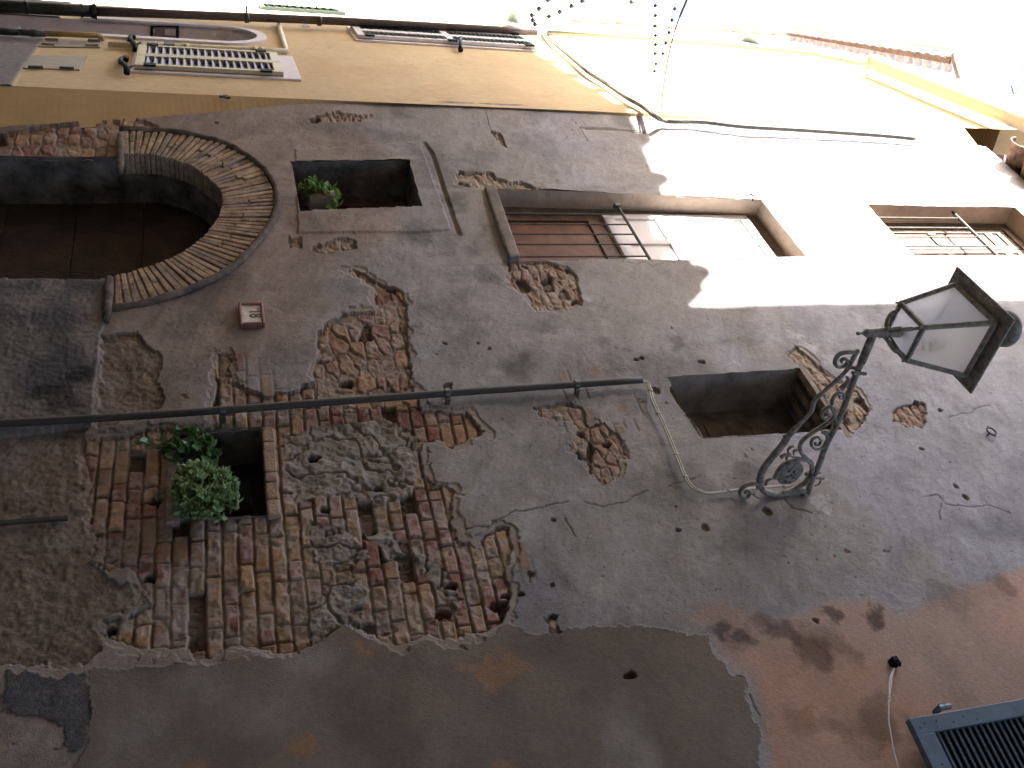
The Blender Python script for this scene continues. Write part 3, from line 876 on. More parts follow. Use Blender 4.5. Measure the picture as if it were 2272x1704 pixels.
# ---- high window, cut by the right of the photo
w3 = reveal(OPW['high'], .2, 'window', M['reveal_warm'], house)
w3['label'] = 'high window in full sun with pale iron railing'
hy0, hy1, hz0, hz1 = bounds(OPW['high'])
xf = D + .17
MB().box((xf, hy1 - .07, hz0 - .02), (xf + .05, hy1 + .03, hz1)).box((xf, hy0 - .03, hz0 - .02), (xf + .05, hy0 + .06, hz1)).box((xf, hy0 + .06, hz1 - .08), (xf + .05, hy1 - .07, hz1)).build('frame', M['wood_pale'], w3, bevel=.004)
cs = MB(); mid_y = (hy0 + hy1) / 2
for a, b_ in ((hy0 + .065, mid_y - .004), (mid_y + .004, hy1 - .075)):
    cs.box((xf + .01, a, hz0), (xf + .045, a + .05, hz1 - .085)).box((xf + .01, b_ - .05, hz0), (xf + .045, b_, hz1 - .085))
    for zz in (hz0, hz0 + .62, hz0 + 1.2, hz1 - .17):
        cs.box((xf + .012, a + .05, zz), (xf + .042, b_ - .05, zz + .08))
cs.build('casement', M['wood_pale'], w3, bevel=.004)
MB().box((xf + .024, hy0 + .06, hz0), (xf + .03, hy1 - .07, hz1 - .08)).build('panel', M['wood_red'], w3)
g = MB(); gx = D + .06
pA = W((2135, 492), gx); pB = W((2226, 583), gx)
g.tube([(gx, hy1 + .0, pA[2]), (gx, hy0 - .0, (pA[2] + pB[2]) / 2)], .013, 8)
for f in (.12, .32, .5, .68, .88):
    yy = hy1 * (1 - f) + hy0 * f
    g.tube([(gx, yy, hz0 - .03), (gx, yy, pA[2] * .5 + (pA[2] + pB[2]) * .25)], .008, 6)
g.build('railing', M['iron'], w3)
MB().box((D - .012, hy0 - .0, hz0 - .03), (D + .22, hy1 + .0, hz0 + .004)).build('sill', M['reveal_warm'], w3, bevel=.004)

# ---- window beside the lamp, boarded, with a rotten lintel
w4 = reveal(OPW['lamp'], .40, 'window', M['reveal'], house)
w4['label'] = 'square window behind the lamp bracket with boarded back and rotten lintel'
y0, y1, z0, z1 = bounds(OPW['lamp'])
bd = MB(); k = 5
for i in range(k):
    a = z0 + (z1 - z0 - .2) * i / k
    bd.box((D + .31 + .003 * (i % 2), y0 - .01, a + .002), (D + .325 + .003 * (i % 2), y1 - .1, a + (z1 - z0 - .2) / k - .002))
bd.build('boards', M['wood_pale'], w4, bevel=.002)
MB().box((D + .33, y0 - .01, z0), (D + .36, y1 + .01, z1)).build('back_board', M['wood_pale'], w4)
l0 = W((1790, 822)); l1 = W((1872, 945))
bm_ = MB(); rg = random.Random(4)
for i in range(3):
    dx = .02 + .1 * i
    bm_.tube([(D + dx, l0[1] + .06, l0[2] - .03 + .012 * i), (D + dx + .01, (l0[1] + l1[1]) / 2, (l0[2] + l1[2]) / 2 - .02 + .01 * rg.random()), (D + dx, l1[1] - .1, l1[2] - .02)], .034, 6)
bm_.build('lintel', M['wood_pale'], w4)

# ---- low window, full of plants
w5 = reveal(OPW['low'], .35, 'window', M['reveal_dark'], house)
w5['label'] = 'low window in the bare brickwork with pots on its sill'
y0, y1, z0, z1 = bounds(OPW['low'])
MB().box((D + .28, y0, z0), (D + .3, y1, z1)).build('pane', M['glass'], w5)
xf = D + .25
MB().box((xf, y0, z0), (xf + .045, y0 + .05, z1)).box((xf, y1 - .05, z0), (xf + .045, y1, z1)).box((xf, y0 + .05, z1 - .05), (xf + .045, y1 - .05, z1)).box((xf + .005, (y0 + y1) / 2 - .025, z0), (xf + .04, (y0 + y1) / 2 + .025, z1 - .05)).build('frame', M['door'], w5, bevel=.003)
MB().box((D - .01, y0 - .005, z0 - .05), (D + .35, y1 + .005, z0 + .01)).build('sill', M['brick_grey'], w5, bevel=.008)
# brick lintel course over the low window (bricks on end)
lb = MB(); a = np.array(W((594, 951))[1:]); b_ = np.array(W((608, 1150))[1:]); L = np.linalg.norm(b_ - a); u = (b_ - a) / L; vv = np.array([-u[1], u[0]])
vv = vv if vv[1] > 0 else -vv
pos = 0; rg = random.Random(8)
while pos < L - .05:
    w_ = rg.choice([.06, .11, .13, .2]); w_ = min(w_, L - pos)
    c = a + u * (pos + w_ / 2) + vv * .0
    lb.frame_box((D + .035 + rg.uniform(-.004, .004), c[0], c[1]), (np.array([1, 0, 0]), np.array([0, u[0], u[1]]), np.array([0, vv[0], vv[1]])), (.055, w_ / 2 - .004, .029))
    pos += w_
lb.build('brick_lintel', M['brick'], w5, bevel=.008)

# ---- arched doorway: reveal, ring of bricks on edge, moulding, imposts, leaf
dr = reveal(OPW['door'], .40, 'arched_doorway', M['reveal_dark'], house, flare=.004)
MB().box((D + .37, 4.6, FLOOR), (D + .43, 6.3, .3)).build('door', M['door'], dr)
pl = MB()
for i in range(6):
    z_ = FLOOR + i * .42
    pl.box((D + .355, 4.7, z_ + .003), (D + .374, 6.2, z_ + .417))
pl.build('door_planks', M['door'], dr, bevel=.004)


def along(poly, m_):
    P = np.array(poly); s = np.r_[0, np.cumsum(np.linalg.norm(np.diff(P, axis=0), axis=1))]; t = np.linspace(0, s[-1], m_)
    return np.stack([np.interp(t, s, P[:, 0]), np.interp(t, s, P[:, 1])], 1)


NB = 62
ai = along(arc_in, NB + 1); ao = along(arc_out, NB + 1)
ring = MB(); slots = ['brick', 'brick_ochre', 'brick_grey']; fmat = []
rg = random.Random(3)
for i in range(NB):
    t0_, t1_ = .09, .91
    jit = rg.uniform(-.04, .04)
    i0 = ai[i] * (1 - t0_) + ai[i + 1] * t0_; i1 = ai[i] * (1 - t1_) + ai[i + 1] * t1_
    o0 = ao[i] * (1 - t0_ - .04) + ao[i + 1] * (t0_ + .04); o1 = ao[i] * (1 - t1_ + .04) + ao[i + 1] * (t1_ - .04)
    parts = [(0, 1)] if rg.random() < .45 else [(0, .48 + jit * 2), (.51 + jit * 2, 1)]
    for a, b_ in parts:
        k = rg.choice(['brick', 'brick', 'brick_ochre', 'brick_ochre', 'brick_grey'])
        xo = D - .018 - rg.uniform(0, .014)
        q = [i0 * (1 - a) + o0 * a, i1 * (1 - a) + o1 * a, i1 * (1 - b_) + o1 * b_, i0 * (1 - b_) + o0 * b_]
        q = [p_ + np.array([rg.uniform(-.003, .003), rg.uniform(-.003, .003)]) for p_ in q]
        vs = [(xo + rg.uniform(-.002, .003), p[0], p[1]) for p in q] + [(D + .13, p[0], p[1]) for p in q]
        fmat += [slots.index(k)] * 6; ring.add(vs, [(0, 1, 2, 3), (4, 7, 6, 5), (0, 4, 5, 1), (1, 5, 6, 2), (2, 6, 7, 3), (3, 7, 4, 0)])
o = ring.build('brick_ring', M['brick'], dr, bevel=.005)
o.data.materials.append(M['brick_ochre']); o.data.materials.append(M['brick_grey']); o.data.polygons.foreach_set('material_index', fmat)
mt = MB(); a3 = [(D - .004, p[0], p[1]) for p in ai]; b3 = [(D - .004, p[0], p[1]) for p in ao]
mt.add(a3 + b3, [(i, i + 1, NB + 2 + i, NB + 1 + i) for i in range(NB)])
mt.build('arch_mortar', M['mortar'], dr)
mo = MB(); c0 = np.mean(ao, 0); rr = []
for i, p in enumerate(ao[::1]):
    v = p - c0; v /= np.linalg.norm(v)
    rr.append((D - .022 + .005 * rg.uniform(-1, 1), p[0] + v[0] * .028, p[1] + v[1] * .028))
mo.tube(rr[:NB + 1], [.026 * (1 - .25 * rg.random()) for _ in rr], 8)
mo.build('hood_mould', M['mould'], dr, smooth=True)
for pts in (((243, 617), (236, 712), .02), ((268, 297), (266, 384), .02)):
    a = W(pts[0], D - .03); b_ = W(pts[1], D - .03)
    im = MB().tube([a, a * .75 + b_ * .25, (a + b_) / 2, a * .25 + b_ * .75, b_], [.02, .028, .026, .028, .018], 8)
    im.build('impost', M['mould'], dr, smooth=True)

# ---- roof of the old house: overhanging coppi tiles
rf = MB()
ztop = 7.0
rgn = random.Random(5)
nt_ = 36
for i in range(nt_):
    yy = 6.31 - i * .23
    for j in range(3):
        x0 = 3.30 + j * .42; zz = 7.0 + .17 * j
        pts = []; r0 = .098 + rgn.uniform(-.004, .004)
        vs = []; n_ = 8
        for kx, (xx, zc_, rr_) in enumerate(((x0, zz, r0), (x0 + .46, zz + .17, r0 * .86))):
            for q in range(n_ + 1):
                an = math.pi * q / n_
                vs.append((xx, yy + rr_ * math.cos(an), zc_ + rr_ * math.sin(an)))
            for q in range(n_ + 1):
                an = math.pi * (n_ - q) / n_
                vs.append((xx, yy + (rr_ - .014) * math.cos(an), zc_ + (rr_ - .014) * math.sin(an)))
        m_ = 2 * (n_ + 1)
        rf.add(vs, [(a, (a + 1) % m_, m_ + (a + 1) % m_, m_ + a) for a in range(m_)] + [tuple(range(m_))[::-1], tuple(range(m_, 2 * m_))])
        # channel tile between
        vs = []
        for kx, (xx, zc_, rr_) in enumerate(((x0 - .02, zz + .07, r0), (x0 + .44, zz + .24, r0))):
            for q in range(n_ + 1):
                an = math.pi + math.pi * q / n_
                vs.append((xx, yy + .105 + rr_ * math.cos(an), zc_ + rr_ * math.sin(an)))
            for q in range(n_ + 1):
                an = math.pi + math.pi * (n_ - q) / n_
                vs.append((xx, yy + .105 + (rr_ + .014) * math.cos(an), zc_ + (rr_ + .014) * math.sin(an)))
        rf.add(vs, [(a, (a + 1) % m_, m_ + (a + 1) % m_, m_ + a) for a in range(m_)] + [tuple(range(m_))[::-1], tuple(range(m_, 2 * m_))])
rf.build('roof', M['terra'], house)
MB().add([(3.52, 6.5, 7.02), (3.52, -5, 7.02), (8.5, -5, 8.9), (8.5, 6.5, 8.9), (3.52, 6.5, 7.045), (3.52, -5, 7.045), (8.5, -5, 8.93), (8.5, 6.5, 8.93)], [(0, 1, 2, 3), (4, 7, 6, 5), (0, 4, 5, 1), (1, 5, 6, 2), (2, 6, 7, 3), (3, 7, 4, 0)]).build('roof_deck', M['wood_pale'], house)

# ---- louvred shutter lower right
sa = math.radians(8)
sh_d = np.array([math.sin(sa), -math.cos(sa), 0]); sh_n = np.array([-math.cos(sa), -math.sin(sa), 0]); up3 = np.array([0, 0, 1.])
c0 = W((2017, 1594), 3.39)
sw, shh = .52, 1.45


def SP(u, v, o=0.0):
    return c0 + sh_d * u + up3 * v + sh_n * o


sh = MB()
ax = (sh_d, up3, sh_n)
sh.frame_box(SP(.035, shh / 2, -.0175), ax, (.035, shh / 2, .0175))
sh.frame_box(SP(sw - .035, shh / 2, -.0175), ax, (.035, shh / 2, .0175))
for v0, v1 in ((0, .09), (shh / 2 - .04, shh / 2 + .04), (shh - .09, shh)):
    sh.frame_box(SP(sw / 2, (v0 + v1) / 2, -.0175), ax, (sw / 2 - .07, (v1 - v0) / 2, .0172))
so = sh.build('shutter', M['shutter'], house, bevel=.003)
so['label'] = 'blue grey louvred shutter'
sl = MB(); v = .105
while v < shh - .1:
    if not (shh / 2 - .05 < v < shh / 2 + .04):
        tl = math.radians(38)
        axs = (sh_d, up3 * math.cos(tl) - sh_n * math.sin(tl) * -1 * -1, None)
        e1 = up3 * math.cos(tl) - sh_n * math.sin(tl); e2 = up3 * math.sin(tl) + sh_n * math.cos(tl)
        sl.frame_box(SP(sw / 2, v + .014, -.019), (sh_d, e1, e2), (sw / 2 - .072, .0172, .003))
    v += .0315
sl.build('slats', M['shutter'], so)
MB().frame_box(SP(sw / 2, shh / 2, -.042), ax, (sw / 2 - .02, shh / 2 - .02, .003)).build('gap_dark', M['black'], so)  # black sheet added behind the slats, stands for the dark in the gaps
hg = MB()
hc = W((2095, 1569), 3.40)
hg.tube([hc + up3 * -.028, hc + up3 * -.002], .0125, 10).tube([hc + up3 * .002, hc + up3 * .03], .012, 10).frame_box(hc + np.array([.03, .012, 0]), np.eye(3), (.035, .006, .018))
hg.build('hinge', M['shutter'], so)
for u, v in ((.03, .06), (.03, .12), (.045, .03), (.045, .2), (.05, .32), (.2, .05), (.03, .26)):
    MB().frame_box(SP(u, v, .0008), ax, (.0028, .0028, .0006)).build('screw', M['black'], so)

# ================================================================== the ochre neighbour
yh = empty('ochre_house', (YO[0], YO[1], -2.0))
tag(yh, 'ochre yellow rendered house with white trims round its arch and windows', 'house')


def Y3(s, z, out=0.0):
    p = YO + YD * s - YN * out
    return np.array([p[0], p[1], z])


def Ysz(p, off=0.0):
    q = Yl(p, off); return ((q[:2] - YO) @ YD, q[2])


SEND = 3.34
n_in = [Ysz(p) for p in [(344, 51), (480, 58), (550, 66), (568, 74), (545, 82), (480, 87), (412, 89)]]
s_in0 = np.mean([Ysz(p)[0] for p in [(344, 51), (200, 47)]]); s_in1 = np.mean([Ysz(p)[0] for p in [(344, 88), (412, 89)]])
sc = (s_in0 + s_in1) / 2; sr = abs(s_in0 - s_in1) / 2
ztop_in = Ysz((568, 74))[1]; zspring = ztop_in - sr * 1.0


def arch_poly(r, zs, zb, grow=0.0, m_=18):
    pts = [(sc - r, zb)]
    for i in range(m_ + 1):
        an = math.pi - math.pi * i / m_
        pts.append((sc + r * math.cos(an), zs + r * math.sin(an)))
    pts.append((sc + r, zb))
    return pts


NICHE = arch_poly(sr, zspring, -2.2)


def yfun(Sv, Zv):
    big = fbm(Sv, Zv, 1.1, 101, 3); mid = fbm(Sv, Zv, .2, 102, 4)
    stroke = fbm(Sv, Zv * 3, .5, 104, 4)
    out = .006 * big + .0015 * mid
    col = np.tile(np.array([.56, .43, .25]), (len(Sv), 1)) * (1 + .05 * big + .05 * mid + .07 * stroke)[:, None]
    col = lerp(col, np.array([.54, .37, .21]), sstep(.05, .5, fbm(Sv, Zv, .6, 106, 4)) * .6)
    # grey socle following the falling street
    top = np.interp(Sv, [0, 1.0, 1.9, 3.4], [-1.3, -1.27, -1.25, -1.2]) + .006 * fbm(Sv, Zv, .2, 107, 2)
    m = Zv < top
    pc = np.array([.2, .185, .18]) * (1 + .25 * fbm(Sv, Zv, .02, 108, 2) + .12 * mid)[:, None]
    col[m] = pc[m]; out[m] += .012
    sp = fbm(Sv, Zv, .03, 110, 2) > .74; col[sp] *= .75
    return out, col


grid_mesh('wall', np.arange(0, SEND + .001, .02), np.arange(-3.2, 8.0, .02), yfun, lambda s, z: ~in_poly(NICHE, s, z), None, M['yellow'], yh,
          lambda s, z, o: np.stack([YO[0] + YD[0] * s - YN[0] * o, YO[1] + YD[1] * s - YN[1] * o, z], 1))
# return face towards the old house, closing against its bulging wall
rv = []; rc = []
zz = np.linspace(-3, 6.97, 220)
ge = np.interp(zz, EDGE[:, 1], EDGE[:, 0])
retm = MB()
for i, z in enumerate(zz):
    retm.v.append((YO[0] + .0, YO[1] + .0, z)); retm.v.append((D + .03, min(ge[i], 7.3) - .03, z))
retm.f = [(2 * i, 2 * i + 1, 2 * i + 3, 2 * i + 2) for i in range(len(zz) - 1)]
M['ret'] = simple('ochre_return_render', (.44, .315, .16), .95, var=.08, scale=3, bump=.2, bscale=60, spec=.1)
me_o = retm.build('return_wall', M['ret'], yh)
MB().prism([Y3(0.02, -3.2, -.95), Y3(SEND - .02, -3.2, -.95), Y3(SEND - .02, -3.2, -5), Y3(.3, -3.2, -5)], (0, 0, 11.0)).build('inner_wall', M['niche'], yh)
MB().add([Y3(SEND, -3.2), Y3(SEND, 8), Y3(SEND, 8, -5), Y3(SEND, -3.2, -5), Y3(SEND - .02, -3.2), Y3(SEND - .02, 8), Y3(SEND - .02, 8, -5), Y3(SEND - .02, -3.2, -5)], [(0, 1, 2, 3), (4, 7, 6, 5), (0, 4, 5, 1), (1, 5, 6, 2), (2, 6, 7, 3)]).build('end_wall', M['ret'], yh)
# niche: trim ring, sides, back
NC = np.array([sc, 0])
nm = MB(); P = NICHE
nv = []
for (s_, z_) in P: nv.append(Y3(s_, z_, .0))
for (s_, z_) in P: nv.append(Y3(s_, z_, -.9))
N_ = len(P)
nm.add(nv, [(i, i + 1, N_ + i + 1, N_ + i) for i in range(N_ - 1)] + [tuple(range(N_, 2 * N_))])
ni = nm.build('arched_niche', M['niche'], yh)
tr_ = MB()
O = arch_poly(sr + .085, zspring, -1.05); I = arch_poly(sr, zspring, -1.05)
tv = [Y3(s_, z_, .02) for s_, z_ in I] + [Y3(s_, z_, .02) for s_, z_ in O] + [Y3(s_, z_, -.03) for s_, z_ in I] + [Y3(s_, z_, -.01) for s_, z_ in O]
n_ = len(I)
tr_.add(tv, [(i, i + 1, n_ + i + 1, n_ + i) for i in range(n_ - 1)] + [(i, 2 * n_ + i, 2 * n_ + i + 1, i + 1) for i in range(n_ - 1)] + [(n_ + i, n_ + i + 1, 3 * n_ + i + 1, 3 * n_ + i) for i in range(n_ - 1)])
tr_.build('arch_trim', M['white_trim'], ni)


def ybox(mb, s0, s1, z0, z1, o0, o1):
    p = [Y3(s, z, o) for o in (o0, o1) for s, z in ((s0, z0), (s1, z0), (s1, z1), (s0, z1))]
    return mb.add(p, [(0, 1, 2, 3), (4, 7, 6, 5), (0, 4, 5, 1), (1, 5, 6, 2), (2, 6, 7, 3), (3, 7, 4, 0)])


def shuttered(name, s0, s1, z0, z1, frame_mat, slat_mat, back, nsl, rails, label, hinge_mat, trim_top=.12):
    w = ybox(MB(), s0, s1, z0 - .0, z1 + trim_top, -.02, .016)
    wo = w.build(name, M['white_trim'], yh, bevel=.003); wo['label'] = label
    t = .06
    a, b_ = s0 + t, s1 - t; mid_ = (a + b_) / 2; zb, zt_ = z0 + .03, z1 - .02
    ybox(MB(), a, b_, zb, zt_, .017, .02).build('back_panel', M[back], wo)
    for (l0_, l1_) in ((a, mid_ - .004), (mid_ + .004, b_)):
        lf = MB(); st_ = .045
        ybox(lf, l0_, l0_ + st_, zb, zt_, .021, .055); ybox(lf, l1_ - st_, l1_, zb, zt_, .021, .055)
        rl = [zb] + [zb + (zt_ - zb) * (k_ + 1) / (rails + 1) for k_ in range(rails)] + [zt_]
        for i_, r_ in enumerate(rl):
            h_ = .07
            za = r_ if i_ == 0 else (r_ - h_ if i_ == len(rl) - 1 else r_ - h_ / 2)
            ybox(lf, l0_ + st_, l1_ - st_, za, za + h_, .022, .054)
        lo = lf.build('shutter_leaf', M[frame_mat], wo, bevel=.002)
        sm = MB()
        for seg in range(rails + 1):
            za = rl[seg] + (.07 if seg == 0 else .035); zb_ = rl[seg + 1] - (.07 if seg == rails else .035)
            m_ = nsl
            for q in range(m_):
                zc_ = za + (zb_ - za) * (q + .5) / m_
                e1 = np.array([-YN[0] * .75, -YN[1] * .75, -.66]); e1 /= np.linalg.norm(e1)
                e0 = np.array([YD[0], YD[1], 0]); e2 = np.cross(e0, e1)
                sm.frame_box(Y3((l0_ + l1_) / 2, zc_, .038), (e0, e1, e2), ((l1_ - l0_) / 2 - st_, .02, .004))
        sm.build('slats', M[slat_mat], lo)
        for f in ([.1, .88] if rails == 0 else [.06, .5, .93]):
            zz_ = zb + (zt_ - zb) * f
            side = l0_ if l0_ == a else l1_
            ybox(MB(), side - .035, side + .035, zz_ - .045, zz_ + .045, .05, .066).build('hinge', M['black'], lo)
    return wo


wl = [Ysz((289, 165)), Ysz((661, 172)), Ysz((648, 123)), Ysz((300, 118))]
shuttered('window', .56, 1.42, -.53, .66, 'cream', 'slat_violet', 'green_dark', 18, 0, 'lower window with closed cream louvred shutters', 'green_dark')
shuttered('window', 2.32, 2.99, 1.47, 3.45, 'white_trim', 'slat_teal', 'green_dark', 18, 1, 'upper window with closed slate louvred shutters', 'green_dark', .03)
# stays and hooks
for (pts, nm_) in (([(281, 163), (281, 152), (275, 143), (268, 137), (270, 131), (280, 128), (279, 133)], 'shutter_stay'), ([(300, 112), (299, 100), (293, 92), (289, 87), (293, 79), (298, 81), (296, 84)], 'shutter_stay')):
    mb = MB(); P3 = [Yl(p, .03 + .03 * math.sin(i)) for i, p in enumerate(pts)]
    mb.tube(spline(P3, 4), [.024] * 5 + [.021] * 20, 7)
    mb.tube([P3[2], Yl((pts[2][0] - 12, pts[2][1] - 2), .06)], [.014, .003], 6)
    mb.tube([P3[1], Yl((pts[1][0] + 14, pts[1][1] - 6), .06)], [.014, .006], 6)
    mb.build(nm_, M['black'], yh, smooth=True)
mb = MB(); mb.tube([Yl((1022, 110), .02), Yl((1021, 104), .06), Yl((1022, 90), .07), Yl((1022, 84), .03)], [.03, .016, .016, .024], 8)
mb.build('shutter_catch', M['green_dark'], yh, smooth=True)
# hatches, small plate, vent
for quad, nm_, hinges in (([(68, 122), (192, 125), (177, 154), (50, 150)], 'meter_hatch', [(79, 148), (148, 150)]), ([(92, 86), (227, 88), (222, 104), (78, 102)], 'meter_hatch', [(115, 87), (209, 89), (108, 97), (204, 99)])):
    q = [Yl(p, .012) for p in quad]
    ho = MB().prism(q, np.array([YN[0], YN[1], 0]) * .02).build(nm_, M['grey_panel'], yh, bevel=.003)
    for h_ in hinges:
        p = Yl(h_, .02); MB().frame_box(p, (np.array([YD[0], YD[1], 0]), np.array([0, 0, 1]), np.array([-YN[0], -YN[1], 0])), (.015, .05, .008)).build('hinge', M['grey_panel' if len(hinges) == 4 else 'iron'], ho)
q = [Yl(p, .012) for p in [(455, 99), (486, 100), (484, 105), (453, 104)]]
so_ = MB().prism(q, np.array([YN[0], YN[1], 0]) * .012).build('house_number_plate', M['tile_frame'], yh)
q = [Yl(p, .0135) for p in [(460, 100.3), (482, 101), (480.5, 103.8), (458.5, 103.3)]]
MB().prism(q, np.array([YN[0], YN[1], 0]) * .002).build('face', M['tile_face'], so_)
v0_ = Ysz((679, 58)); vm = MB(); pts = [Y3(v0_[0] + .075 * math.cos(a), v0_[1] + .04 * math.sin(a), .006) for a in np.linspace(0, 2 * math.pi, 17)[:-1]]
vm.prism(pts, np.array([YN[0], YN[1], 0]) * .01); vm.build('vent', M['iron'], yh)
# iron mark on the corner
vm = MB()
for p in ((492, 214), (500, 213), (505, 216)): vm.frame_box(Yl(p, .01), np.eye(3), (.008, .008, .018))
vm.build('corner_ring', M['iron'], yh)
# downpipe at the far end of the facade
dp = MB(); P3 = [Yl(p, .10) for p in [(-40, 13), (60, 17), (120, 20), (213, 25)]]
dp.tube(P3, .055, 12); dp.tube([Yl((200, 24.5), .10), Yl((214, 25.2), .10)], [.056, .075], 12)
for p in ((58, 17), (181, 23)): dp.tube([Yl((p[0] - 2, p[1]), .10), Yl((p[0] + 2, p[1]), .10)], .061, 12)
d1 = dp.build('downpipe', M['pipe_dark'], yh, smooth=True)
dp2 = MB().tube([Yl(p, .09) for p in [(214, 25.5), (400, 32), (600, 40), (760, 47), (940, 57), (1120, 67), (1190, 71)]], .042, 12)
for x_ in (547, 708): dp2.tube([Yl((x_ - 3, 33 + (x_ - 400) * .043), .09), Yl((x_ + 3, 33 + (x_ - 400) * .043), .09)], .05, 12)
dp2.tube([Yl((547, 14), .14), Yl((547, 46), .03)], .012, 6)
dp2.build('downpipe', M['pipe_brown'], yh, smooth=True)
# upper run of the downpipe, pale, up to the gutter
gA = Yl((1938, 138), .16); gB = Yl((2272, 276), .16); gB2 = gA + (gB - gA) * 1.6
MB().tube([Yl((1215, 72), .08), Yl((1400, 82), .08), Yl((1600, 98), .08), Yl((1800, 119), .1), Yl((1905, 141), .14), gA + np.array([0, 0, -.05])], .03, 10).build('downpipe', M['gutter_pale'], yh, smooth=True)
gm = MB(); gd = gB2 - gA; gd /= np.linalg.norm(gd); gd[2] = 0; gd /= np.linalg.norm(gd)
sd = np.array([-gd[1], gd[0], 0]); n_ = 12; gv = []
gB2 = gA + gd * (np.linalg.norm((gB - gA)[:2]) + .75)
for e in (gA, gB2):
    for r_ in (.085, .078):
        for q in range(n_ + 1):
            an = math.pi + math.pi * q / n_
            gv.append(e + sd * r_ * math.cos(an) + np.array([0, 0, r_ * math.sin(an)]))
m_ = n_ + 1
fs = []
for q in range(n_):
    fs += [(q, q + 1, 2 * m_ + q + 1, 2 * m_ + q), (m_ + q, 3 * m_ + q, 3 * m_ + q + 1, m_ + q + 1)]
fs += [tuple(range(0, m_)) + tuple(range(2 * m_ - 1, m_ - 1, -1))]
gm.add(gv, fs)
gm.frame_box(gA - gd * .0 + np.array([0, 0, -.035]), (gd, sd, np.array([0, 0, 1])), (.006, .082, .05))
gm.tube([gA + sd * .083, gB2 + sd * .083], .009, 6).tube([gA - sd * .083, gB2 - sd * .083], .009, 6)
gm.build('gutter', M['gutter'], yh, smooth=False)
# yellow roof slab over the gutter
zr_ = gA[2]
_sg = (gA[:2] - YO) @ YD - .05
rp = [Y3(.02, zr_ + .06, .0), Y3(_sg, zr_ + .06, .0), Y3(_sg, zr_ + 1.6, -4.2), Y3(.02, zr_ + 1.6, -4.2)]
MB().prism(rp, (0, 0, .08)).build('roof', M['terra'], yh)
print('GUT', gA, gB, zr_)
ybox(MB(), 0, SEND, 7.9, zr_ + .06, -.25, .0).build('cornice', M['ret'], yh)

# things fixed to the ochre house
gp = empty('gas_pipe', Yl((5, 70), .05)); tag(gp, 'ochre painted gas pipe with dark foot rising beside the white arch', 'pipe')
MB().tube([Yl((-30, 68), .06), Yl((40, 71), .06)], .03, 10).build('pipe_foot', M['pipe_dark'], gp, smooth=True)
pb = MB().tube([Yl((38, 71), .06), Yl((66, 73), .06), Yl((70, 73), .06), Yl((100, 74.5), .06)], [.026, .026, .032, .026], 10)
pb.tube([Yl((41, 73), .06), Yl((43, 62), .07)], .012, 8); pb.build('valve', M['iron'], gp, smooth=True)
MB().tube([Yl((98, 74.5), .06), Yl((160, 76), .06), Yl((215, 78.5), .06), Yl((223, 81), .05), Yl((226, 86), .02)], .024, 10).build('riser', M['gaspipe'], gp, smooth=True)
cdt = MB().tube([Yl((240, 99), .03), Yl((400, 103), .03), Yl((560, 110), .03), Yl((637, 113), .03), Yl((634, 105), .03), Yl((617, 50), .03)], .022, 8)
for p in ((414, 104.5), (565, 111), (580, 111)): cdt.tube([Yl((p[0] - 4, p[1]), .03), Yl((p[0] + 4, p[1]), .03)], .029, 8)
tag(cdt.build('wall_conduit', M['gutter'], None, smooth=True), 'cream conduit running up past the cream shutters then across the ochre wall', 'conduit')
ex = empty('junction_box', Yl((345, 93), .02)); tag(ex, 'small dark green and white box between white arch and cream conduit', 'box')
q = [Yl(p, .05) for p in [(312, 90), (362, 91), (361, 99), (311, 98)]]; MB().prism(q, np.array([YN[0], YN[1], 0]) * .045).build('cover', M['grey_panel'], ex, bevel=.004)
q = [Yl(p, .055) for p in [(364, 91), (388, 92), (387, 99), (363, 98)]]; MB().prism(q, np.array([YN[0], YN[1], 0]) * .05).build('case', M['green_dark'], ex, bevel=.004)
nb = empty('notice_board', Y3(sc + sr, .0, -.2)); tag(nb, 'dark framed notice board inside the white arched niche', 'notice board')
_no = YO + YD * (sc + sr); _fc = np.array([-YD[0], -YD[1], 0])
qa = [plane_hit(p, _no, YD) for p in [(334, 57), (397, 57), (397, 83), (333, 82)]]
ctr = np.mean(qa, 0)


def nq(f, out_):
    return [ctr + (p - ctr) * f + _fc * out_ for p in qa]


MB().prism(nq(1.0, .0), _fc * .03).build('frame', M['black'], nb, bevel=.003)
MB().prism(nq(.8, .031), _fc * .002).build('board', M['notice_back'], nb)
for quad_ in ([(366, 64), (390, 65), (390, 79), (366, 77)], [(340, 64), (343, 64), (343, 73), (340, 73)]):
    MB().prism([plane_hit(p, _no, YD, .034) for p in quad_], _fc * .002).build('paper', M['notice'], nb)

# ================================================================== far house beyond
fh = empty('far_house', (FO[0], FO[1], -2.2))
tag(fh, 'sunlit pale house at the far end with sage shutters and a zinc gutter', 'house')


def F3(s, z, out=0.0):
    p = FO + FD * s - FN * out; return np.array([p[0], p[1], z])


def Fsz(p, off=0):
    q = Fl(p, off); return ((q[:2] - FO) @ FD, q[2])


def fbox(mb, s0, s1, z0, z1, o0, o1):
    p = [F3(s, z, o) for o in (o0, o1) for s, z in ((s0, z0), (s1, z0), (s1, z1), (s0, z1))]
    return mb.add(p, [(0, 1, 2, 3), (4, 7, 6, 5), (0, 4, 5, 1), (1, 5, 6, 2), (2, 6, 7, 3), (3, 7, 4, 0)])


gF0 = ray((1747, 62)); gF0 = gF0 * 12 / gF0[2]; gF1 = ray((2112, 114)); gF1 = gF1 * 12 / gF1[2]
FT = max(gF0[2], gF1[2]); FB = min(gF0[2], gF1[2])
print('far gutter', gF0, gF1, 'shutter', Fsz((575, 10)), Fsz((700, 25)), 'edge', Fsz((600, 35)))
fbox(MB(), -.3, 20, -4, 11.9, -6, 0).build('wall', M['far_wall'], fh)


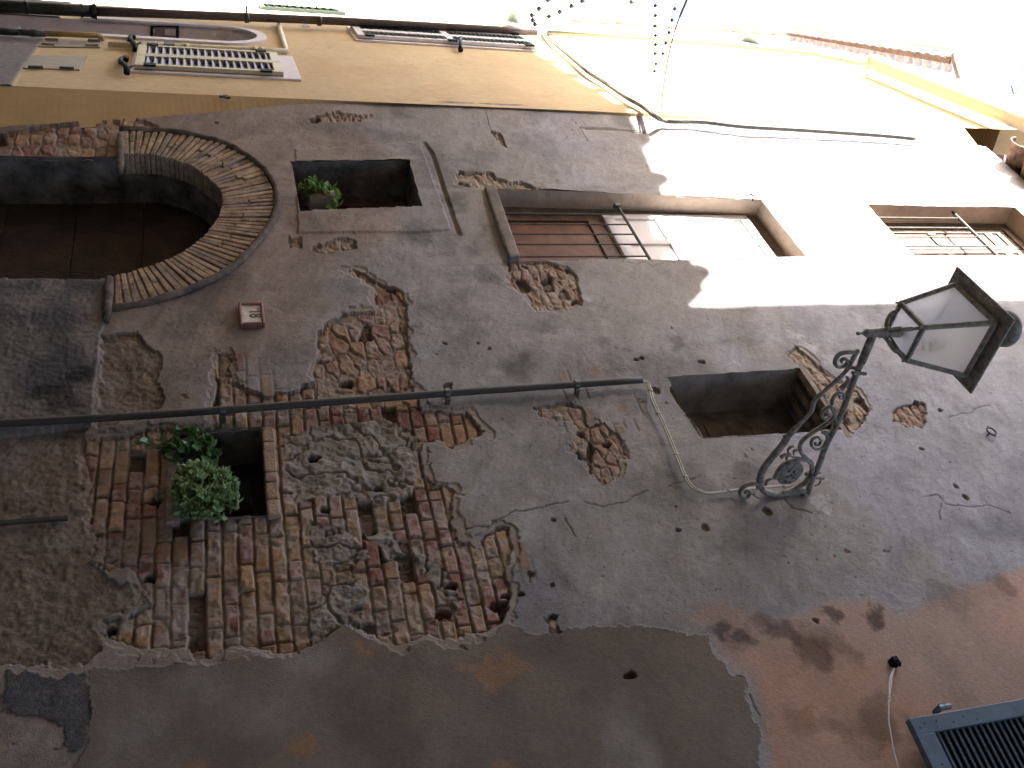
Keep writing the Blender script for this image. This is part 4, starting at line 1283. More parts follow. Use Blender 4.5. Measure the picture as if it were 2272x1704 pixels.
def fshutter(pA_, pB_, mat, nsl, lab):
    s0, z0 = Fsz(pA_); s1, z1 = Fsz(pB_)
    z0, z1 = min(z0, z1), max(z0, z1)
    s0, s1 = min(s0, s1), min(max(s0, s1), min(s0, s1) + 1.1)
    w = fbox(MB(), s0, s1, z0, z1, -.01, .03).build('shutter', M[mat], fh); w['label'] = lab
    sm = MB(); n0 = nsl
    fbox(sm, s0, s0 + .06, z0, z1, .031, .07); fbox(sm, s1 - .06, s1, z0, z1, .031, .07); fbox(sm, s0 + .06, s1 - .06, z0, z0 + .08, .031, .07); fbox(sm, s0 + .06, s1 - .06, z1 - .08, z1, .031, .07)
    for i in range(n0):
        zc_ = z0 + .08 + (z1 - z0 - .16) * (i + .5) / n0
        e1 = np.array([-FN[0] * .75, -FN[1] * .75, -.66]); e1 /= np.linalg.norm(e1); e0 = np.array([FD[0], FD[1], 0])
        sm.frame_box(F3((s0 + s1) / 2, zc_, .05), (e0, e1, np.cross(e0, e1)), ((s1 - s0) / 2 - .06, (z1 - z0) / n0 * .35, .006))
    sm.build('slats', M[mat], w)


fshutter((580, 22), (702, 2), 'far_shutter', 10, 'sage louvred shutter near the ground')
fshutter((1275, 56), (1345, 30), 'far_wall', 10, 'pale louvred shutter high up')
fshutter((1360, 60), (1450, 32), 'far_wall', 10, 'pale louvred shutter next higher up')
dpan = MB()
for (xa, xb) in ((0, 48), (52, 100), (104, 132), (136, 205)):
    s0, z0 = Fsz((xa, 8)); s1, z1 = Fsz((xb, 8)); s_ = (s0 + s1) / 2
    fbox(dpan, .25, 1.3, z0, z1 - .02, .0, .04)
dpan.build('door_panels', M['far_shutter'], fh, bevel=.004)
z0 = Fsz((226, 10))[1]; z1 = Fsz((432, 12))[1]
fbox(MB(), -.1, 1.8, z0, z1, .0, .03).build('awning_board', M['gutter'], fh)
z0 = Fsz((452, 14))[1]; z1 = Fsz((530, 16))[1]
fbox(MB(), -.1, 1.8, z0, z1, .0, .05).build('wood_board', M['wood'], fh)
# eave
ge_ = MB(); ed = gF1 - gF0
eh = np.array([FD[0], FD[1], 0])
E0 = gF0; E1 = gF1
ge_.tube([E0, E1], .078, 14)
for f in (.1, .36, .62, .88): ge_.tube([E0 + ed * f, E0 + ed * (f + .004)], .084, 14)
ge_.build('gutter', M['gutter_pale'], fh, smooth=True)
inn_ = np.array([FN[0], FN[1], 0])
MB().add([E0 + inn_ * .1, E1 + inn_ * .1, E1 + inn_ * .2, E0 + inn_ * .14, E0 + inn_ * .1 + up3 * .03, E1 + inn_ * .1 + up3 * .03, E1 + inn_ * .2 + up3 * .03, E0 + inn_ * .14 + up3 * .03], [(0, 1, 2, 3), (4, 7, 6, 5), (0, 4, 5, 1), (1, 5, 6, 2), (2, 6, 7, 3), (3, 7, 4, 0)]).build('soffit', M['wood'], fh)
tl_ = MB(); nE = 20
for i in range(nE):
    p = E0 + ed * (i + .5) / nE
    tl_.tube([p + inn_ * .08 + up3 * .07, p + inn_ * (.24 + .1 * i / nE) + up3 * .11], .08, 8)
tl_.build('roof', M['far_tile'], fh, smooth=True)
_v = lambda p: ray(p) * 12.05 / ray(p)[2]
MB().tube([_v((2112, 118)), _v((2127, 172))], .04, 8).build('verge_board', M['wood_pale'], fh)

# wedge lamps on the far facade
for i, (tri, lab) in enumerate((([(1143, 23), (1129, 49), (1153, 54)], 'dark wedge shaped wall light beside the slate shutters'), ([(1673, 81), (1655, 94), (1689, 100)], 'pale wedge shaped wall light high on the far wall'))):
    q = [Fl(p, .05 + (.35 if k_ == 0 else 0)) for k_, p in enumerate(tri)]
    wlp = MB().prism(q, eh * .25).build('wall_light', M['far_shutter'], None, bevel=.004)
    tag(wlp, lab, 'wall light', 'wedge lights on the far walls')

# ================================================================== cable bundle along the ochre wall and up the corner
cb = MB(); path = [Yl(p, .04) for p in [(1202, 66), (1222, 92), (1262, 125), (1303, 160), (1330, 178), (1353, 194), (1393, 220), (1425, 238), (1455, 262)]]
path += [W(p, D - .06) for p in [(1475, 270), (1500, 272), (1560, 273), (1650, 283), (1800, 292), (1960, 303), (2030, 310)]]
for k_, (r_, o_) in enumerate(((.012, 0.0), (.009, .02), (.007, -.016))):
    pp = [p + np.array([-.01 * k_, 0, o_ + .006 * math.sin(i * 1.7 + k_)]) for i, p in enumerate(path)]
    cb.tube(spline(pp, 5), r_, 7)
for p in path[1:-1]:
    cb.tube([p + np.array([-.012, 0, -.025]), p + np.array([-.012, 0, .03])], .004, 5)
tag(cb.build('cable_bundle', M['cable_grey'], None, smooth=True), 'bundle of grey cables crossing the ochre wall and climbing its corner', 'cable')

# ================================================================== conduit pipe and cream cable on the old wall
cp = empty('conduit_pipe', W((0, 940), D - .045)); tag(cp, 'grey brown conduit pipe climbing the old wall with metal straps', 'pipe')
cc = [W(p, D - .05) for p in [(-120, 945), (0, 940), (300, 923), (495, 910), (760, 890), (1000, 872), (1220, 857), (1424, 843)]]
MB().tube(spline(cc, 4), .0195, 14).build('tube', M['conduit'], cp, smooth=True)
for p in ((495, 910), (992, 872.5), (1279, 853)):
    q = W(p, D - .05); m_ = MB().tube([q - up3 * .013, q + up3 * .013], .0255, 14); m_.box((D - .045, q[1] - .045, q[2] - .011), (D + .0, q[1] - .018, q[2] + .011))
    m_.build('strap', M['strap'], cp, bevel=.001)
rg = random.Random(2)
cpts = [(1421, 843), (1436, 850), (1443, 866), (1449, 890), (1470, 935), (1487, 975), (1507, 1025), (1517, 1050), (1532, 1076), (1560, 1093), (1600, 1092), (1640, 1086), (1680, 1083), (1735, 1078), (1752, 1080)]
cbl = MB()
for o_ in (-.006, .006):
    cbl.tube(spline([W(p, D - .035) + np.array([0, o_ * .4, o_]) for p in cpts], 5), .0052, 8)
for p in ((1443, 866), (1461, 917), (1500, 1008), (1521, 1058), (1553, 1090), (1618, 1089), (1740, 1079)):
    q = W(p, D - .035); cbl.tube([q + np.array([0, .006, -.012]), q + np.array([0, -.006, .012])], .009, 8)
tag(cbl.build('twin_cable', M['cable'], None, smooth=True), 'cream twin cable running from the conduit top to the lamp bracket', 'cable')

tag(MB().box(W((-40, 1165), D - .022) + np.array([0, 0, 0]), W((152, 1148), D - .004)).build('cable_cover', M['conduit'], None, bevel=.003), 'short grey cable cover strip low on the rough plaster', 'conduit')

# ================================================================== street number tile
nt0 = empty('house_number_tile', W((558, 700), D - .03)); tag(nt0, 'small tile with pink border and the number 18 beside the arch', 'house number')
qs = [W(p, D - .035) for p in [(527, 676), (585, 672), (590, 720), (531, 724)]]
ctr = np.mean(qs, 0)
by = np.array([q[1] for q in qs]); bz = np.array([q[2] for q in qs]); hy = (by.max() - by.min()) / 2 * .96; hz = (bz.max() - bz.min()) / 2 * .95
fm = MB(); bw = .018
cy_, cz_ = ctr[1], ctr[2]
fm.box((D - .05, cy_ - hy, cz_ - hz), (D - .012, cy_ + hy, cz_ - hz + bw)).box((D - .05, cy_ - hy, cz_ + hz - bw), (D - .012, cy_ + hy, cz_ + hz)).box((D - .05, cy_ - hy, cz_ - hz + bw), (D - .012, cy_ - hy + bw, cz_ + hz - bw)).box((D - .05, cy_ + hy - bw, cz_ - hz + bw), (D - .012, cy_ + hy, cz_ + hz - bw))
fm.build('border', M['tile_frame'], nt0, bevel=.007)
MB().box((D - .036, cy_ - hy + bw, cz_ - hz + bw), (D - .015, cy_ + hy - bw, cz_ + hz - bw)).build('face', M['tile_face'], nt0)


def text_mesh(s, size, origin, name, mat, parent, sx=1.0):
    cu = bpy.data.curves.new(name, 'FONT'); cu.body = s; cu.size = size; cu.extrude = .0006; cu.align_x = 'CENTER'; cu.align_y = 'CENTER'
    to = bpy.data.objects.new(name, cu); COL.objects.link(to)
    dg = bpy.context.evaluated_depsgraph_get()
    me = bpy.data.meshes.new_from_object(to.evaluated_get(dg))
    bpy.data.objects.remove(to)
    rl = root_loc(parent)
    for v in me.vertices:
        x, y, z = v.co
        w_ = np.array([origin[0] - z, origin[1] - x * sx, origin[2] + y]) - rl
        v.co = Vector([float(c) for c in w_])
    me.name = name
    me.materials.clear()
    return link_mesh(name, me, mat, parent)


text_mesh('18', .1, (D - .0372, cy_ + .004, cz_ + .018), 'numerals', M['ink'], nt0, .72)
for dy_, dz_, w_, h_ in ((.05, .036, .006, .007), (.015, -.046, .004, .006), (-.006, -.046, .007, .006)):
    MB().box((D - .0375, cy_ + dy_ - w_, cz_ + dz_ - h_ / 2), (D - .0365, cy_ + dy_ + w_ * .2, cz_ + dz_ + h_ / 2)).build('small_mark', M['ink'], nt0)

# ================================================================== iron ring, hook and string
ri = MB(); c = W((2200, 957), D - .035)
ri.tube([c + np.array([0, .030 * math.cos(a), .026 * math.sin(a)]) for a in np.linspace(0, 2 * math.pi, 25)[:-1]], .0055, 6, closed=True)
ri.tube([c + np.array([.0, -.012, -.024]), c + np.array([.05, -.012, -.03])], .005, 6).box(c + np.array([-.004, -.04, -.006]), c + np.array([.004, -.028, .006])).box(c + np.array([-.004, .028, -.006]), c + np.array([.004, .04, .006]))
tag(ri.build('iron_ring', M['iron'], None, smooth=True), 'small rusty iron clamp ring on the wall above the lantern', 'ring')
hkp = empty('wall_hook', W((1983, 1474), D - .01)); tag(hkp, 'dark iron hook in a hole of the orange plaster holding a white string', 'hook')
q = W((1984, 1470), D - .012)
MB().frame_box(q, np.eye(3), (.025, .019, .014)).tube([q, q + np.array([-.045, -.012, -.01]), q + np.array([-.05, -.03, -.012]), q + np.array([-.03, -.036, -.008])], .006, 7).build('shank', M['black'], hkp, bevel=.002)
st = MB(); xs = D - .06
lp = [(1985, 1483), (1976, 1500), (1973, 1520), (1973, 1548)]
lp2 = [(1985, 1483), (1979, 1500), (1976, 1525), (1973, 1548)]
rest = [(1973, 1548), (1972, 1560), (1972, 1600), (1976, 1625), (1983, 1665), (1993, 1704), (2010, 1780), (2040, 1880)]
for L_ in (lp, lp2, rest): st.tube(spline([W(p, xs) for p in L_], 5), .0032, 6)
st.tube([W((1973, 1548), xs), W((1977, 1560), xs - .004)], .0032, 5).tube([W((1971, 1546), xs), W((1975, 1552), xs)], .006, 6)
tag(st.build('white_string', M['string'], None, smooth=True), 'white string tied to the hook and trailing past the shutter', 'string')

# ================================================================== street lantern on its scrolled bracket
LY = 2.8
lamp = empty('street_lantern', (D, LY, 2.74)); tag(lamp, 'big four sided street lantern on a scrolled iron wall bracket', 'street lamp')


def L3(p, dy=0.0):
    q = onY(p, LY); return q + np.array([0, dy, 0])


def zl(zx, zy):  # close-up A (1612,900) scale 300/2212
    return (1612 + zx * .13562, 900 + zy * .13562)


def zm(zx, zy):  # close-up B (1800,700) scale 260/2212
    return (1800 + zx * .11754, 700 + zy * .11754)


def zo(zx, zy):  # wide close-up (1512,570)
    return (1512 + zx * .34358, 570 + zy * .34358)


FL = ((0, 1, 0), 1.0)
brk = MB()
# straight outer bar, from wall to lantern collar
bar = [zl(1310, 1500), zl(1400, 1200), zl(1500, 1000), zl(1640, 620), zl(1790, 330), zl(1930, 0), zm(660, 1600), zm(760, 1330), zm(870, 1060), zm(960, 850), zm(1050, 620), zm(1120, 440), zm(1170, 330)]
P3 = [L3(p) for p in bar]
brk.tube(spline(P3, 3), .0155, 12)
brk.tube([L3(p) for p in [zm(950, 880), zm(1090, 540), zm(1165, 345)]], .0195, 12)
bar_o = brk.build('bracket_arm', M['lamp'], lamp, smooth=True)
sc_ = MB()
TH = .0125
inner = [zl(540, 1330), zl(560, 1150), zl(620, 1010), zl(760, 830), zl(920, 640), zl(1010, 500), zl(1180, 320), zl(1380, 100), zo(860, 930), zo(930, 860), zo(1010, 790), zo(1060, 740), zm(720, 950), zm(800, 790), zm(860, 690), zm(900, 665)]
n_i = len(inner)
sp_ = spline([L3(p) for p in inner], 4)
sc_.tube(sp_, [.021 if i < 18 else (.021 - (i - 18) * .001 if i < 26 else .0125) for i in range(len(sp_))], 8, flat=((0, 1, 0), .8))


def scroll(pts, r=.0075, taper=True, ntp=5):
    sp2 = spline([L3(p) for p in pts], ntp)
    r = r * 1.2; rr2 = [r * (1 - .35 * i / len(sp2)) if taper else r for i in range(len(sp2))]
    sc_.tube(sp2, rr2, 8, flat=((0, 1, 0), 1.25))


# bottom curl
scroll([zl(560, 1330), zl(500, 1270), zl(400, 1275), zl(290, 1320), zl(220, 1400), zl(240, 1480), zl(320, 1500), zl(385, 1440), zl(370, 1390), zl(320, 1400), zl(300, 1430)], .0095)
# foot plate curve back to the wall
scroll([zl(560, 1330), zl(640, 1410), zl(780, 1450), zl(900, 1440), zl(1050, 1420), zl(1200, 1380), zl(1270, 1400)], .014, False)
# great oval ring
scroll([zl(1380, 1130), zl(1400, 1020), zl(1370, 930), zl(1270, 870), zl(1120, 890), zl(970, 950), zl(860, 1050), zl(810, 1150), zl(790, 1180)], .0105, False)
scroll([zl(1380, 1130), zl(1290, 1250), zl(1160, 1340), zl(1040, 1400), zl(900, 1430)], .0105, False)
# S scroll going up
scroll([zl(1400, 1010), zl(1390, 930), zl(1300, 850), zl(1220, 760), zl(1200, 660), zl(1250, 560), zl(1380, 460), zl(1500, 380), zl(1640, 290), zl(1740, 200), zl(1780, 90), zl(1700, 10), zl(1610, 60), zl(1560, 130), zl(1580, 210), zl(1660, 200), zl(1690, 140), zl(1640, 120)], .0095)
# spiral in the middle
scroll([zl(1600, 440), zl(1650, 500), zl(1640, 600), zl(1560, 690), zl(1460, 700), zl(1390, 650), zl(1400, 560), zl(1480, 510), zl(1540, 560), zl(1520, 630), zl(1460, 640), zl(1450, 600)], .0085)
scroll([zl(1660, 430), zl(1600, 430), zl(1560, 440)], .009)
# small scrolls near the top
scroll([zo(960, 960), zo(985, 1010), zo(1000, 1060), zo(985, 1090)], .008)
scroll([zo(970, 950), zo(985, 900), zo(1020, 875), zo(1050, 885), zo(1048, 912), zo(1025, 912), zo(1018, 897), zo(1035, 895)], .007)
scroll([zo(1030, 850), zo(1060, 820), zo(1080, 795), zo(1070, 780)], .01)
# top curl outside
scroll([zm(860, 690), zm(760, 690), zm(640, 690), zm(520, 740), zm(450, 860), zm(480, 950), zm(570, 965), zm(660, 920), zm(680, 860), zm(630, 810), zm(570, 840), zm(575, 880)], .0095)
# leaf flicks
scroll([zl(1090, 660), zl(1040, 680), zl(1000, 740), zl(1060, 800)], .006); scroll([zl(1150, 720), zl(1100, 740), zl(1100, 800)], .006); scroll([zl(880, 850), zl(980, 790), zl(1080, 830), zl(1200, 850)], .008)
scroll([zl(640, 1290), zl(670, 1220), zl(760, 1190)], .007); scroll([zl(990, 890), zl(980, 850), zl(1020, 830)], .006); scroll([zl(1320, 1090), zl(1290, 1130)], .008)
sc_.lathe(L3(zl(950, 480)) + np.array([0, -.006, 0]), (0, 0, 1), [(-.012, .004), (0, .012), (.012, .004)], 8)
sc_.build('scrollwork', M['lamp'], lamp, smooth=True)
# clamps, collar bands
for pa, pb_, r_ in ((zm(740, 1030), zm(985, 1045), .010), (zl(1340, 1130), zl(1560, 1140), .008), (zl(1230, 1400), zl(1330, 1480), .010)):
    cl = MB().tube([L3(pa, -.02), L3(pb_, -.02)], r_, 6); cl.tube([L3(pa, .02), L3(pb_, .02)], r_, 6); cl.build('clamp', M['lamp'], lamp)
# wall lugs
lg = MB(); a = L3(zl(830, 1440)); lg.tube([a, np.array([D + .0, LY, a[2] - .01])], .02, 8); lg.build('wall_lug', M['lamp'], lamp, smooth=True); lg = MB()
a = L3(zl(1310, 1500)); lg.tube([a, np.array([D + .01, LY, a[2]])], .018, 8)
lg.build('wall_lug', M['lamp'], lamp, smooth=True); lg = MB()
lg.tube(spline([L3(zl(1440, 1310)), L3(zl(1510, 1280)), L3(zl(1540, 1230)), L3(zl(1530, 1200))]), .005, 6)
lg.build('wall_lug', M['lamp'], lamp, smooth=True)
# medallion in the ring, small crest in relief
md = MB(); c = L3(zl(1050, 1110)); e1 = L3(zl(1240, 1060)) - c; e2 = L3(zl(1010, 1270)) - c
pts = [c + e1 * math.cos(a) + e2 * math.sin(a) + np.array([0, -.006, 0]) for a in np.linspace(0, 2 * math.pi, 29)[:-1]]
md.prism(pts, (0, .012, 0)); mo_ = md.build('medallion', M['lamp'], lamp, bevel=.002)
md = MB().tube([p + np.array([0, .006, 0]) for p in pts], .0055, 6, closed=True); md.build('medallion_rim', M['lamp'], lamp, smooth=True)
cr = MB()
for px, py, r_ in ((1010, 1060, .007), (1090, 1070, .008), (1050, 1120, .006), (990, 1150, .006), (1070, 1160, .005), (960, 1225, .007), (1020, 1235, .007), (1110, 1110, .005), (1040, 1030, .005)):
    cr.frame_box(L3(zl(px, py)) + np.array([0, -.008, 0]), np.eye(3), (r_ * .8, .003, r_ * .7))
cr.prism([c + (p - c) * .62 for p in pts], (0, -.002, 0)).build('crest', M['iron'], lamp)

# the lantern itself
lx, ly0 = 2.393, 2.8
LZB, LZT, LZR = 3.019, 3.337, 3.35
TH0 = math.pi - .834


def corner(i, r, z):
    a = TH0 + i * math.pi / 2
    return np.array([lx + r * math.cos(a), ly0 + r * math.sin(a), z])


rb, rt, rr_ = .132, .215, .302
fm = MB()
for i in range(4):
    fm.tube([corner(i, rb, LZB), corner(i, rt, LZT)], .0135, 6)
    fm.tube([corner(i, rb, LZB), corner(i + 1, rb, LZB)], .0125, 6)
    fm.tube([corner(i, rt, LZT - .004), corner(i + 1, rt, LZT - .004)], .014, 6)
    fm.tube([corner(i, rb + .004, LZB - .026), corner(i, rb, LZB)], [.004, .009], 6)
fm.build('lantern_frame', M['lamp'], lamp)
for i in range(4):
    a0, a1 = corner(i, rb - .004, LZB + .004), corner(i + 1, rb - .004, LZB + .004)
    b0, b1 = corner(i, rt - .004, LZT - .004), corner(i + 1, rt - .004, LZT - .004)
    nrm = np.cross(a1 - a0, b0 - a0); nrm /= np.linalg.norm(nrm)
    MB().add([a0, a1, b1, b0], [(0, 1, 2, 3)]).build('glass_pane', M['frost'], lamp)
MB().add([corner(i, rb - .006, LZB - .002) for i in range(4)], [(0, 1, 2, 3)]).build('bottom_glass', M['frost'], lamp)
# neck: spindle, cup and four curved arms carrying the frame
nk = MB(); nb_ = np.array([lx, ly0, 0])
zn = L3(zm(880, 345))[2]
nk.lathe((lx, ly0, zn - .01), (0, 0, 1), [(0, .003), (.006, .009), (.014, .010), (.02, .005), (.035, .007), (.05, .018), (.058, .021), (.066, .016), (.072, .02), (.085, .018), (.12, .021), (.13, .026), (.14, .02), (.15, .027), (.162, .022), (.17, .027), (.185, .018), (.2, .024), (.235, .026), (.24, .018)], 18)
nk.build('neck', M['lamp'], lamp, smooth=True)
ar = MB(); zc0 = zn + .15
for i in range(4):
    c_ = corner(i, 1, 0) - np.array([lx, ly0, 0])
    pp = [np.array([lx, ly0, zc0]) + c_ * .018, np.array([lx, ly0, zc0 + .012]) + c_ * .055, np.array([lx, ly0, zc0 + .04]) + c_ * .085, np.array([lx, ly0, (zc0 + LZB) / 2 + .028]) + c_ * .1, corner(i, rb - .002, LZB - .004)]
    ar.tube(spline(pp, 5), [.009] * 8 + [.011] * 6 + [.008] * 20, 7)
    ar.tube([np.array([lx, ly0, zc0 + .02]) + c_ * .02, corner(i, rb, LZB - .006)], .0055, 6)
ar.build('support_arm', M['lamp'], lamp, smooth=True)
ldr = MB()
zt0 = LZR
t1 = [corner(i, rr_, zt0 + .004) for i in range(4)]; t2 = [corner(i, rt - .01, zt0 + .0) for i in range(4)]
t3 = [corner(i, rr_, zt0 + .014) for i in range(4)]; t4 = [corner(i, .205, zt0 + .075) for i in range(4)]; t5 = [corner(i, .09, zt0 + .145) for i in range(4)]
vs = t2 + t1 + t3 + t4 + t5
fs = [(3, 2, 1, 0)]
for k_ in range(4):
    fs += [(k_ * 4 + i, k_ * 4 + (i + 1) % 4, (k_ + 1) * 4 + (i + 1) % 4, (k_ + 1) * 4 + i) for i in range(4)]
fs += [(16, 17, 18, 19)]
ldr.add(vs, fs)
ldr.build('lantern_roof', M['lamp'], lamp, bevel=.003)
MB().prism([corner(i, rt - .012, zt0 - .006) for i in range(4)], (0, 0, .004)).build('fill_reflector', M['fill_reflector'], lamp)  # unseen white plate added under the roof to brighten the panes
MB().lathe((lx, ly0, zt0 + .14), (0, 0, 1), [(0, .06), (.02, .05), (.04, .035), (.06, .03), (.075, .07), (.09, .088), (.11, .09), (.13, .08), (.15, .05), (.16, .012)], 24).build('finial', M['lamp'], lamp, smooth=True)
MB().tube([(lx, ly0, LZB + .01), (lx, ly0, LZB + .06)], .02, 12).build('lamp_holder', M['iron'], lamp)
bulb = MB().lathe((lx, ly0, LZB + .06), (0, 0, 1), [(0, .015), (.03, .03), (.07, .036), (.1, .03), (.12, .01)], 14)
bulb.build('bulb', M['tile_face'], lamp, smooth=True)

# ================================================================== plants


def leaf(mb, p, d, up_, L_, w_, curl=.25, n=4):
    d = d / (np.linalg.norm(d) + 1e-9); s = np.cross(d, up_); s /= np.linalg.norm(s) + 1e-9; u2 = np.cross(s, d)
    vs = []; m_ = n
    for i in range(m_ + 1):
        t = i / m_; ww = w_ * math.sin(math.pi * min(max(t * .92 + .06, 0), 1)) ** .8
        c = p + d * L_ * t - u2 * curl * L_ * t * t
        vs += [c - s * ww + u2 * ww * .35, c, c + s * ww + u2 * ww * .35]
    fs = []
    for i in range(m_):
        for k in range(2): fs.append((i * 3 + k, i * 3 + k + 1, (i + 1) * 3 + k + 1, (i + 1) * 3 + k))
    mb.add(vs, fs)


def plant(label, pot_c, pot_r, pot_h, pot_mat, leaf_m, stems, seed, cat='plant', L_=.05, w_=.02, per=9, group='pots of greenery on window sills', rosette=False, stemr=.003):
    rg = np.random.RandomState(seed)
    o = empty('potted_plant', pot_c); tag(o, label, cat, group)
    MB().lathe(pot_c, (0, 0, 1), [(0, pot_r * .72), (.004, pot_r * .75), (pot_h * .8, pot_r * .95), (pot_h * .8, pot_r * 1.06), (pot_h, pot_r * 1.08), (pot_h, pot_r * .92), (pot_h * .9, pot_r * .9)], 20).build('pot', M[pot_mat], o, smooth=False)
    top = np.array(pot_c) + np.array([0, 0, pot_h * .9])
    sm = MB(); lm = MB()
    for tgt in stems:
        tgt = np.array(tgt, float)
        m1 = (top + tgt) / 2 + rg.normal(0, .02, 3) + np.array([0, 0, .03])
        pts = spline([top + rg.normal(0, pot_r * .35, 3) * np.array([1, 1, .1]), m1, tgt], 6)
        sm.tube(pts, stemr, 5)
        k = len(pts)
        for i in range(per):
            if rosette:
                a = i / per
                p = tgt + rg.normal(0, .006, 3)
                d = rg.normal(0, 1, 3); d[0] -= .5; d[2] += .25
                leaf(lm, p, d, np.array([0, 0, 1.]) + rg.normal(0, .3, 3), L_ * rg.uniform(.7, 1.2), w_ * rg.uniform(.8, 1.2), .1, 3)
            else:
                f = .25 + .75 * (i + rg.rand()) / per; j = min(int(f * (k - 1)), k - 1); p = pts[j]
                d = rg.normal(0, 1, 3); d[0] -= .4; d[2] -= .1
                leaf(lm, p, d, np.array([0, 0, 1.]) + rg.normal(0, .4, 3), L_ * rg.uniform(.6, 1.25), w_ * rg.uniform(.7, 1.2), .3, 4)
    sm.build('stems', M['stem'], o); lm.build('foliage', M[leaf_m], o, smooth=True)
    return o


def at(p, x): return W(p, x)


rs = np.random.RandomState(4)
# pot in the little window
p0 = at((686, 451), D + .12)
plant('broad leaved plant in a grey pot in the small square window', p0, .085, .17, 'pot_grey', 'leaf',
      [at(p, D + x_) for p, x_ in (((664, 400), .06), ((668, 412), .04), ((656, 408), .03), ((690, 405), .06), ((700, 402), .08), ((712, 410), .08), ((728, 412), .1), ((705, 420), .06), ((722, 422), .08), ((732, 432), .08), ((688, 430), .05), ((735, 458), .07), ((742, 461), .07), ((700, 398), .1), ((676, 398), .05))],
      11, L_=.075, w_=.026, per=7)
# ivy and sedum in the low window
zs_ = at((382, 1010), D + .1)
plant('trailing dark leaved plant, upper one in the low brick window', at((392, 1000), D + .07), .075, .13, 'pot_grey', 'leaf_dark',
      [at(p, D + x_) for p, x_ in (((395, 948), -.04), ((408, 955), -.05), ((425, 950), -.05), ((440, 962), -.03), ((455, 970), -.02), ((460, 985), -.03), ((468, 1002), -.02), ((440, 990), -.05), ((452, 1015), -.02), ((462, 1030), -.02), ((425, 975), -.06), ((405, 975), -.05), ((345, 975), -.06), ((325, 982), -.07), ((308, 982), -.08), ((388, 998), -.06), ((375, 1020), -.05), ((372, 1000), -.05), ((430, 1005), -.04), ((412, 990), -.06))],
      12, L_=.055, w_=.02, per=8)
sd_ = []
for i in range(150):
    t = rs.rand(2)
    px = 385 + 138 * t[0]; py = 1030 + 118 * t[1]
    if px > 500 and (py < 1060 or py > 1135): continue
    if ((px - 452) / 76) ** 2 + ((py - 1090) / 64) ** 2 > 1: continue
    x_ = -.02 - .13 * math.sqrt(max(0, 1 - ((px - 452) / 80) ** 2 - ((py - 1090) / 68) ** 2)) + rs.normal(0, .012)
    sd_.append(at((px, py), D + x_))
plant('bushy grey green sedum, lower one in the low brick window', at((386, 1085), D + .04), .09, .12, 'pot_terra', 'leaf_grey', sd_, 13, L_=.034, w_=.0095, per=15, rosette=True, stemr=.0025)
plant('small dark green plant tucked behind the sedum', at((384, 1132), D + .10), .05, .09, 'pot_terra', 'leaf_dark',
      [at(p, D + x_) for p, x_ in (((400, 1105), .0), ((395, 1130), .0), ((410, 1140), -.02), ((430, 1143), -.02), ((385, 1090), -.02), ((445, 1140), -.02), ((400, 1145), -.02))], 14, L_=.04, w_=.013, per=7)

# ================================================================== festoon across the street
def bulb_mesh(mb, p, s):
    mb.lathe(p + np.array([0, 0, .0]), (0, 0, -1), [(-.3 * s, .18 * s), (0, .25 * s), (.2 * s, .5 * s), (.5 * s, .6 * s), (.8 * s, .4 * s), (1.0 * s, .05 * s)], 8)


def festoon(label, line, bulbs, y_, size=.05, wire=.006):
    o = empty('light_string', onY(line[0], y_)); tag(o, label, 'light string', 'strings of small lamps over the street')
    MB().tube(spline([onY(p, y_) for p in line], 5), wire, 6).build('wire', M['cable_grey'], o, smooth=True)
    for p in bulbs:
        m_ = MB(); q = onY(p, y_); bulb_mesh(m_, q, size); m_.build('bulb', M['sky_blue'], o, smooth=True)


tag(MB().tube(spline([onY(p, 7.3) for p in [(1530, -25), (1523, 2), (1512, 28), (1500, 60), (1490, 95), (1482, 130), (1474, 180), (1469, 220), (1466, 258)]], 5), [.012] * 12 + [.007] * 29, 6).build('overhead_wire', M['cable_grey'], None, smooth=True), 'long sagging wire from the corner of the old house across the street', 'wire')
festoon('straight row of small dark lamps hanging in front of the sagging wire', [(1455, -20), (1456, 60), (1456, 110), (1455, 160)], [(1457, 13), (1457, 35), (1456, 58), (1457, 79), (1457, 99), (1456, 119), (1458, 142), (1455, 158)], 7.4, .028, .0012)
festoon('slanting row of small dark lamps close to the sagging wire', [(1506, -10), (1500, 20), (1487, 73), (1474, 119), (1460, 150)], [(1500, 20), (1494, 45), (1487, 73), (1480, 96), (1474, 119)], 7.4, .03, .0012)
festoon('irregular chain of small dark lamps beside the dark wedge light', [(1300, -5), (1272, 14), (1246, 27), (1222, 37), (1200, 21), (1187, 35), (1186, 50), (1192, 56)], [(1296, 3), (1272, 14), (1246, 27), (1222, 37), (1200, 20), (1184, 34), (1186, 45), (1191, 54), (1405, 5), (1220, 0)], 9.2, .045, .002)
an = MB(); c = onY((2250, 214), 14)
an.tube([onY((2232, 214), 14), onY((2290, 215), 14)], .008, 5).tube([onY((2244, 190), 14), c, onY((2256, 222), 14)], .012, 5).tube([c, onY((2300, 125), 14)], .005, 5).tube([onY((2204, 200), 14), onY((2290, 90), 14)], .004, 5)
tag(an.build('aerial', M['iron'], None), 'small thin aerial with guy wires against the white sky', 'aerial')

# ================================================================== ground and the unseen side of the street
gr = MB(); N_ = 24
gv = []; gf = []
for i in range(N_ + 1):
    for j in range(N_ + 1):
        x = -60 + 120 * i / N_; y = -60 + 120 * j / N_
        gv.append((x, y, -1.62 - .07 * max(-8, min(y, 14))))
gf = [(i * (N_ + 1) + j, (i + 1) * (N_ + 1) + j, (i + 1) * (N_ + 1) + j + 1, i * (N_ + 1) + j + 1) for i in range(N_) for j in range(N_)]
gr.add(gv, gf)
tag(gr.build('street', M['street']), kind='structure')

